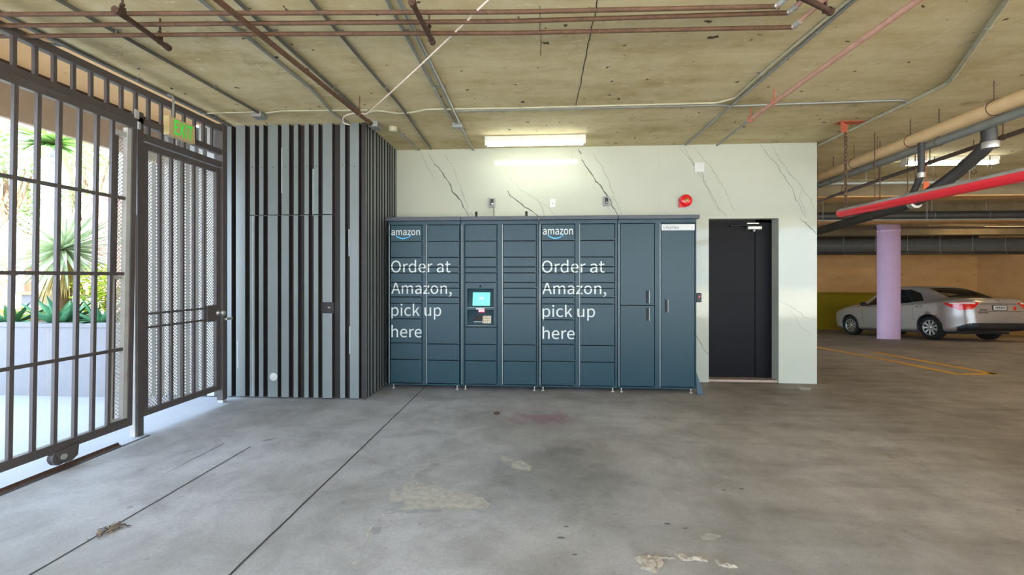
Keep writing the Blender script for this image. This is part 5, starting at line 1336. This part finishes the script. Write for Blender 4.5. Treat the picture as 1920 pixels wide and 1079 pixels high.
for sg in (1, -1):
    b = MB(); f = corner(sg)
    decal(b, [(8, .955), (46, .775), (46, .99), (8, .965)], f, 0); decal(b, [(46, .775), (66, .80), (66, .985), (46, .99)], f, 0); decal(b, [(66, .80), (82, .945), (82, .97), (66, .985)], f, 0)
    decal(b, [(24, .945), (74, .930), (74, .972), (24, .974)], f, 1, 10, .010)
    b.build('tail_light', ['tail_red', 'tail_clear'], car)['label'] = 'red tail light with a clear upper strip'
    b = MB(); decal(b, [(-1.62, .93), (-1.80, .93), (-1.80, 1.0), (-1.62, 1.0)], side(sg), 0, 4, .002)
    for z0_, z1_ in ((.995, 1.0), (.86, .865)): decal(b, [(-1.63, z0_), (-1.80, z0_), (-1.80, z1_), (-1.63, z1_)], side(sg), 1, 4, .003)
    for x0_, x1_ in ((-1.63, -1.635), (-1.795, -1.80)): decal(b, [(x0_, .86), (x1_, .86), (x1_, 1.0), (x0_, 1.0)], side(sg), 1, 4, .003)
    if sg == 1: b.build('fuel_flap', ['car_paint', 'seam'], car)
    for x_ in (-.30, -1.12):
        b = MB(); h = proj((x_, sg * 1.4, .885), (0, -sg, 0))[0]
        b.tube([(x_ - .10, h.y - sg * .005, h.z), (x_ - .07, h.y + sg * .03, h.z + .004), (x_ + .07, h.y + sg * .03, h.z + .004), (x_ + .10, h.y - sg * .005, h.z)], .015, 0, 10); b.build('door_handle', ['chrome'], car)
    b = MB()
    for x_, zz in ((-.125, (.24, .97)), (.80, (.30, .92)), (-.93, (.52, 1.0))):
        decal(b, [(x_, zz[0]), (x_ + .008, zz[0]), (x_ + .008, zz[1]), (x_, zz[1])], side(sg), 0, 10, .002)
    decal(b, [(.80, .235), (-.9, .235), (-.9, .243), (.80, .243)], side(sg), 0, 10, .002)
    b.build('door_seam', ['seam'], car)
    b = MB()
    bm = bmesh.new(); bmesh.ops.create_uvsphere(bm, u_segments=16, v_segments=10, radius=1)
    for v in bm.verts: v.co = Vector((.62 + v.co.x * .07 - max(0, v.co.x) * -.02, sg * (.99) + v.co.y * .10, 1.0 + v.co.z * .065))
    b.bm(bm, 0, True); b.tube([(.64, sg * .84, .955), (.63, sg * .95, .98)], .022, 0, 8); b.build('mirror', ['car_black'], car)
b = MB(); decal(b, [(-.78, .27), (.78, .27), (.70, .46), (-.70, .46)], rear, 0, 16, .012)
for sg in (1, -1): decal(b, [(38, .26), (62, .27), (62, .46), (38, .36)], corner(sg), 0, 8, .012)
b.build('lower_bumper', ['car_black'], car)
b = MB(); decal(b, [(-.62, .745), (.62, .745), (.62, .757), (-.62, .757)], rear, 0, 12, .004); decal(b, [(-.47, .925), (.47, .925), (.47, .94), (-.47, .94)], rear, 0, 12, .006); b.build('boot_seam', ['seam'], car)
h = proj((-3.2, 0, .84), (1, 0, 0))[0]; px_ = h.x - .012
b = MB(); b.box((px_, -.19, .775), (px_ + .03, .19, .905), 1, .004); b.box((px_ - .003, -.165, .79), (px_, .165, .89), 0)
random.seed(11)
for k in range(6): b.box((px_ - .0045, .12 - k * .045, .82), (px_ - .003, .095 - k * .045, .868), 2)
b.build('number_plate', ['plate_white', 'car_black', 'seam'], car)
b = MB(); h = proj((-3.2, 0, .99), (1, 0, 0))[0]
bm = bmesh.new(); bm.free()
b.torus((h.x - .008, 0, .995), (1, 0, -.15), .045, .007, 0, 24, 8); b.torus((h.x - .010, 0, 1.003), (1, 0, -.15), .020, .005, 0, 18, 6)
for v in b.v: v.y *= 1.45
b.build('badge', ['chrome'], car)
b = MB(); decal(b, [(.33, .775), (.52, .775), (.52, .80), (.33, .80)], rear, 0, 4, .006); decal(b, [(.30, .70), (.56, .70), (.56, .725), (.30, .725)], rear, 1, 4, .006); b.build('boot_sticker', ['seam', 'car_black'], car)
b = MB(); decal(b, [(-.42, .78), (-.36, .78), (-.36, .87), (-.42, .87)], rear, 0, 4, .006); b.build('red_sticker', ['tail_red'], car)
for wxp in (-1.35, 1.35):
    for sg in (1, -1):
        c = Vector((wxp, sg * .66, .318))
        b = MB(); b.lathe(c, (0, sg, 0), [(0, .20), (0, .285), (.02, .312), (.05, .318), (.14, .318), (.175, .310), (.195, .285), (.198, .215), (.185, .205), (.06, .205)], 0, 40)
        wh = b.build('wheel', ['tyre'], car)
        b = MB(); cc_ = c + Vector((0, sg * .0, 0))
        b.lathe(cc_ + Vector((0, sg * .155, 0)), (0, sg, 0), [(0, .205), (.035, .212), (.04, .200), (.02, .186), (0, .186)], 0, 40, False)
        b.lathe(cc_ + Vector((0, sg * .12, 0)), (0, sg, 0), [(0, .19), (.01, .19), (.01, 0)], 1, 32)
        b.lathe(cc_ + Vector((0, sg * .15, 0)), (0, sg, 0), [(0, .055), (.03, .05), (.036, .03), (.036, 0)], 0, 20)
        for k in range(9):
            a = 2 * pi * k / 9; dr_ = Vector((cos(a), 0, sin(a))); tn = Vector((-sin(a), 0, cos(a))); yy = Vector((0, sg, 0))
            p0 = cc_ + yy * .15 + dr_ * .04; p1 = cc_ + yy * .155 + dr_ * .195
            b.prism([p0 - tn * .016, p0 + tn * .016, p1 + tn * .030, p1 - tn * .030], yy * .022, 0)
        b.build('rim', ['alloy', 'car_black'], wh)
b = MB(); b.box((-1.9, -.7, .17), (1.9, .7, .24), 0); b.build('underbody', ['car_black'], car)
# green ribbon on the front door
b = MB()
def cw(p): return CORG + RM @ Vector(p)
ln = [(-.02, .93, 1.22), (.02, .935, 1.10), (.04, .94, .98), (.02, .935, .90), (.0, .93, .80), (-.01, .925, .66)]
b.strip([cw(p) for p in ln], .035, RM @ Vector((0, 1, 0)), 0); b.strip([cw(p) for p in [(-.02, .932, 1.06), (.10, .94, .98), (.20, .94, .90), (.08, .93, .895)]], .03, RM @ Vector((0, 1, 0)), 0)
tag(b.build('ribbon', ['ribbon'], recalc=False), 'green ribbon tied at the front door of the silver sedan', 'ribbon')

# ------------------------------------------------------------------ planting outside the gate
M['aloe'] = plain('aloe_green', '4f8c63', 0.45, var=0.2, scale=12)
M['yucca'] = plain('pale_yucca_leaf', 'c3d2b2', 0.45, var=0.2, scale=8)
M['yucca_dry'] = plain('dry_yucca_leaf', 'b09a62', 0.8, var=0.2)
M['leaf_y'] = plain('yellow_green_leaf', 'b6c83a', 0.5, var=0.25, scale=6)
M['leaf_g'] = plain('tree_leaf', '7fa05c', 0.55, var=0.3, scale=4)
M['bark'] = plain('lilac_grey_palm_bark', 'a09ab0', 0.9, var=0.2, scale=14)
M['brown_bark'] = plain('brown_bark', '7a6248', 0.9, var=0.2)
M['pink_brick'] = plain('pink_brick', 'c4807a', 0.8)
PY = 4.74
b = MB(); b.box((-12, PY, 0), (-4.73, PY + 1.3, .79), 0); b.box((-12, PY - .012, .79), (-4.725, PY + .16, .835), 0, .006); b.box((-12, PY + 1.14, .79), (-4.725, PY + 1.3, .835), 0, .006); b.box((-4.89, PY + .16, .79), (-4.725, PY + 1.14, .835), 0)
xj = aty(90, 680, PY).x; b.box((xj - .002, PY - .001, 0), (xj + .002, PY, .79), 1)
pl = b.build('planter', ['planter', 'fascia']); tag(pl, 'long white stucco planter wall outside the gate', 'planter')
b = MB(); b.box((-11.9, PY + .16, .75), (-4.89, PY + 1.14, .815), 0); b.build('soil', ['soil'], pl)
def blade(b, base, d, L, w_, bend, m, fold=.25, n=7):
    d = Vector(d).normalized(); sd = d.cross(Vector((0, 0, 1)))
    sd = sd.normalized() if sd.length > .01 else Vector((1, 0, 0)); up = sd.cross(d).normalized()
    vs = []
    for i in range(n + 1):
        t = i / n; c = Vector(base) + d * L * t + Vector((0, 0, -bend * L * t * t))
        ww = w_ * (1 - t ** 1.6) * (.75 + .5 * min(1, t * 3)) * .5 + .001
        vs += [c + sd * ww + up * ww * fold, c - up * ww * fold, c - sd * ww + up * ww * fold]
    fs = []
    for i in range(n):
        a = i * 3; fs += [(a, a + 1, a + 4, a + 3), (a + 1, a + 2, a + 5, a + 4)]
    b.add(vs, fs, m, True)
def aloe(u, v, y, R, lab, n=15, seed=1):
    random.seed(seed); q = aty(u, v, y); b = MB(); base = Vector((q.x, y, .80))
    for i in range(n):
        a = i * 2.4; el = .25 + .95 * (i / n); L = R * random.uniform(.75, 1.05)
        blade(b, base + Vector((cos(a), sin(a), 0)) * .03, (cos(a) * cos(el), sin(a) * cos(el), sin(el)), L, R * .20, random.uniform(-.15, .28), 0, .5)
    tag(b.build('aloe', ['aloe'], recalc=False), lab, 'plant', 'aloes in the white planter')
aloe(118, 600, 4.98, .46, 'largest blue-green aloe in the white planter, left of the yellow-green bush', 17, 3)
aloe(192, 602, 5.0, .36, 'blue-green aloe at the right end of the white planter', 14, 5)
aloe(20, 606, 4.98, .40, 'low sprawling aloe in the planter at the left edge', 10, 8)
def yucca(u, v, y, R, lab, n=190, seed=2):
    random.seed(seed); q = aty(u, v, y); r = thing('yucca', lab, 'plant', (q.x, y, .80), 'spiky yuccas in the planter')
    b = MB()
    for i in range(n):
        z = 1 - 1.75 * (i + .5) / n; a = i * 2.39996; rr = sqrt(max(0, 1 - z * z))
        blade(b, q + Vector((cos(a) * rr, sin(a) * rr, z)) * .05, (cos(a) * rr, sin(a) * rr, z), R * random.uniform(.8, 1.08), .045, random.uniform(.0, .16), 0, .3, 5)
    b.build('leaf_head', ['yucca'], r, recalc=False)
    b = MB()
    for i in range(46):
        a = i * 2.4; blade(b, q + Vector((cos(a) * .05, sin(a) * .05, -.1)), (cos(a) * .35, sin(a) * .35, -1), R * random.uniform(.55, .95), .05, .1, 0, .3, 4)
    b.build('dry_skirt', ['yucca_dry'], r, recalc=False)
    b = MB(); b.tube([(q.x, y, .80), (q.x + .02, y, (q.z + .8) / 2), tuple(q)], [.09, .075, .07], 0, 12); b.build('trunk', ['brown_bark'], r)
yucca(118, 468, 5.62, .80, 'spiky pale yucca head in the middle of the planter view')
yucca(-42, 470, 5.5, .62, 'spiky yucca cut off by the left edge of the view', 120, 6)
yucca(268, 430, 6.4, .62, 'spiky yucca behind the gate end channel', 110, 9)
def leafcloud(b, c, rad, n, sz, m, seed):
    random.seed(seed)
    for i in range(n):
        d = Vector((random.gauss(0, 1), random.gauss(0, 1), random.gauss(0, 1))).normalized() * (random.random() ** .45)
        p = Vector(c) + Vector((d.x * rad[0], d.y * rad[1], d.z * rad[2]))
        a = Vector((random.gauss(0, 1), random.gauss(0, 1), random.gauss(0, .6))).normalized(); s_ = a.cross(Vector((random.random(), random.random(), 1))).normalized(); l = sz * random.uniform(.6, 1.3)
        b.face([p - a * l, p + s_ * l * .42, p + a * l, p - s_ * l * .42], m)
def bush(u, v, y, rad, lab, n, sz, seed):
    q = aty(u, v, y); r = thing('bush', lab, 'bush', (q.x, y, .8)); b = MB()
    leafcloud(b, q, rad, n, sz, 0, seed); b.build('foliage', ['leaf_y'], r, recalc=False)
    b = MB()
    for k in range(6):
        a = k * 1.1; b.tube([(q.x + .02 * cos(a), y + .02 * sin(a), .8), (q.x + rad[0] * .5 * cos(a), y + rad[1] * .5 * sin(a), q.z)], [.012, .005], 0, 6)
    b.build('stems', ['brown_bark'], r)
bush(196, 548, 5.55, (.38, .3, .42), 'yellow-green feathery bush between the yucca and the right aloe', 1500, .035, 4)
bush(60, 592, 5.5, (.7, .3, .12), 'low yellow-green ground cover behind the large aloe', 700, .035, 14)
def tree(u, v, y, rad, lab, n, sz, seed, pale=False):
    q = aty(u, v, y); r = thing('tree', lab, 'tree', (q.x, y, 0), 'trees beyond the planter'); b = MB(); random.seed(seed)
    cs = [(q.x + random.uniform(-.75, .75) * rad[0], y + random.uniform(-.5, .5) * rad[1], q.z + random.uniform(-.8, .8) * rad[2]) for _ in range(7)]
    for k, c in enumerate(cs): leafcloud(b, c, tuple(x_ * .42 for x_ in rad), n // 7, sz, 0, seed + k)
    b.build('foliage', ['leaf_g'], r, recalc=False)
    b = MB(); b.tube([(q.x, y, 0), (q.x + .1, y, q.z * .5), (q.x, y, q.z)], [.14, .11, .05], 0, 10)
    for c in cs: b.tube([(q.x + .05, y, q.z * .6), c], [.05, .015], 0, 6)
    b.build('trunk', ['brown_bark'], r)
tree(10, 320, 11.5, (1.3, 1.0, 1.5), 'green tree at the far left beyond the gate', 1500, .085, 21)
tree(52, 345, 13.0, (.9, .8, 1.5), 'yellow-green tree left of the palm trunk', 1000, .085, 31)
tree(160, 330, 12.5, (1.1, .8, 1.3), 'sparse tree between the palm trunk and the gate end', 900, .08, 41)
tree(135, 350, 15.0, (.8, .8, 1.6), 'thin pale tree immediately right of the palm trunk', 600, .08, 51)
q = aty(95, 390, 10.0)
r = thing('palm_tree', 'pale lilac-grey palm trunk beyond the planter', 'palm tree', (q.x, 10.0, 0))
b = MB(); b.tube([(q.x - .08, 10, 0), (q.x, 10, q.z), (q.x + .06, 10, 4.5)], [.21, .17, .14], 0, 20)
for k in range(26): b.torus((q.x - .08 + .14 * k / 26 * 1.0, 10, .3 + k * .165), (0, 0, 1), .20 - .05 * k / 26, .012, 0, 20, 6)
b.build('trunk', ['bark'], r)
b = MB(); random.seed(77)
for k in range(60):
    a = k * 2.4; blade(b, (q.x + .06, 10, 4.6), (cos(a), sin(a), random.uniform(-.3, 1.0)), random.uniform(1.0, 1.5), .16, .35, 0, .2, 6)
b.build('fronds', ['leaf_g'], r, recalc=False)
b = MB(); q = aty(176, 420, 12.0); b.box((q.x - .35, 12, 0), (q.x + .35, 12.5, aty(176, 372, 12).z), 0); b.box((q.x - .40, 11.95, aty(176, 372, 12).z), (q.x + .40, 12.55, aty(176, 372, 12).z + .08), 0)
tag(b.build('brick_pillar', ['pink_brick']), 'pinkish brick pillar seen between the gate bars', 'pillar')
b = MB(); q0 = aty(40, 560, 7.0); q1 = aty(150, 560, 7.0); b.box((q0.x, 7.0, 0), (q1.x, 7.4, aty(90, 553, 7).z), 0); b.box((q0.x - .03, 6.95, aty(90, 553, 7).z), (q1.x + .03, 7.45, aty(90, 548, 7).z), 1)
tag(b.build('garden_wall', ['planter', 'brown_bark']), 'low pale garden wall with a brown cap behind the planter', 'wall')

# working values used only while building
for o in bpy.data.objects:
    if '_org' in o: del o['_org']
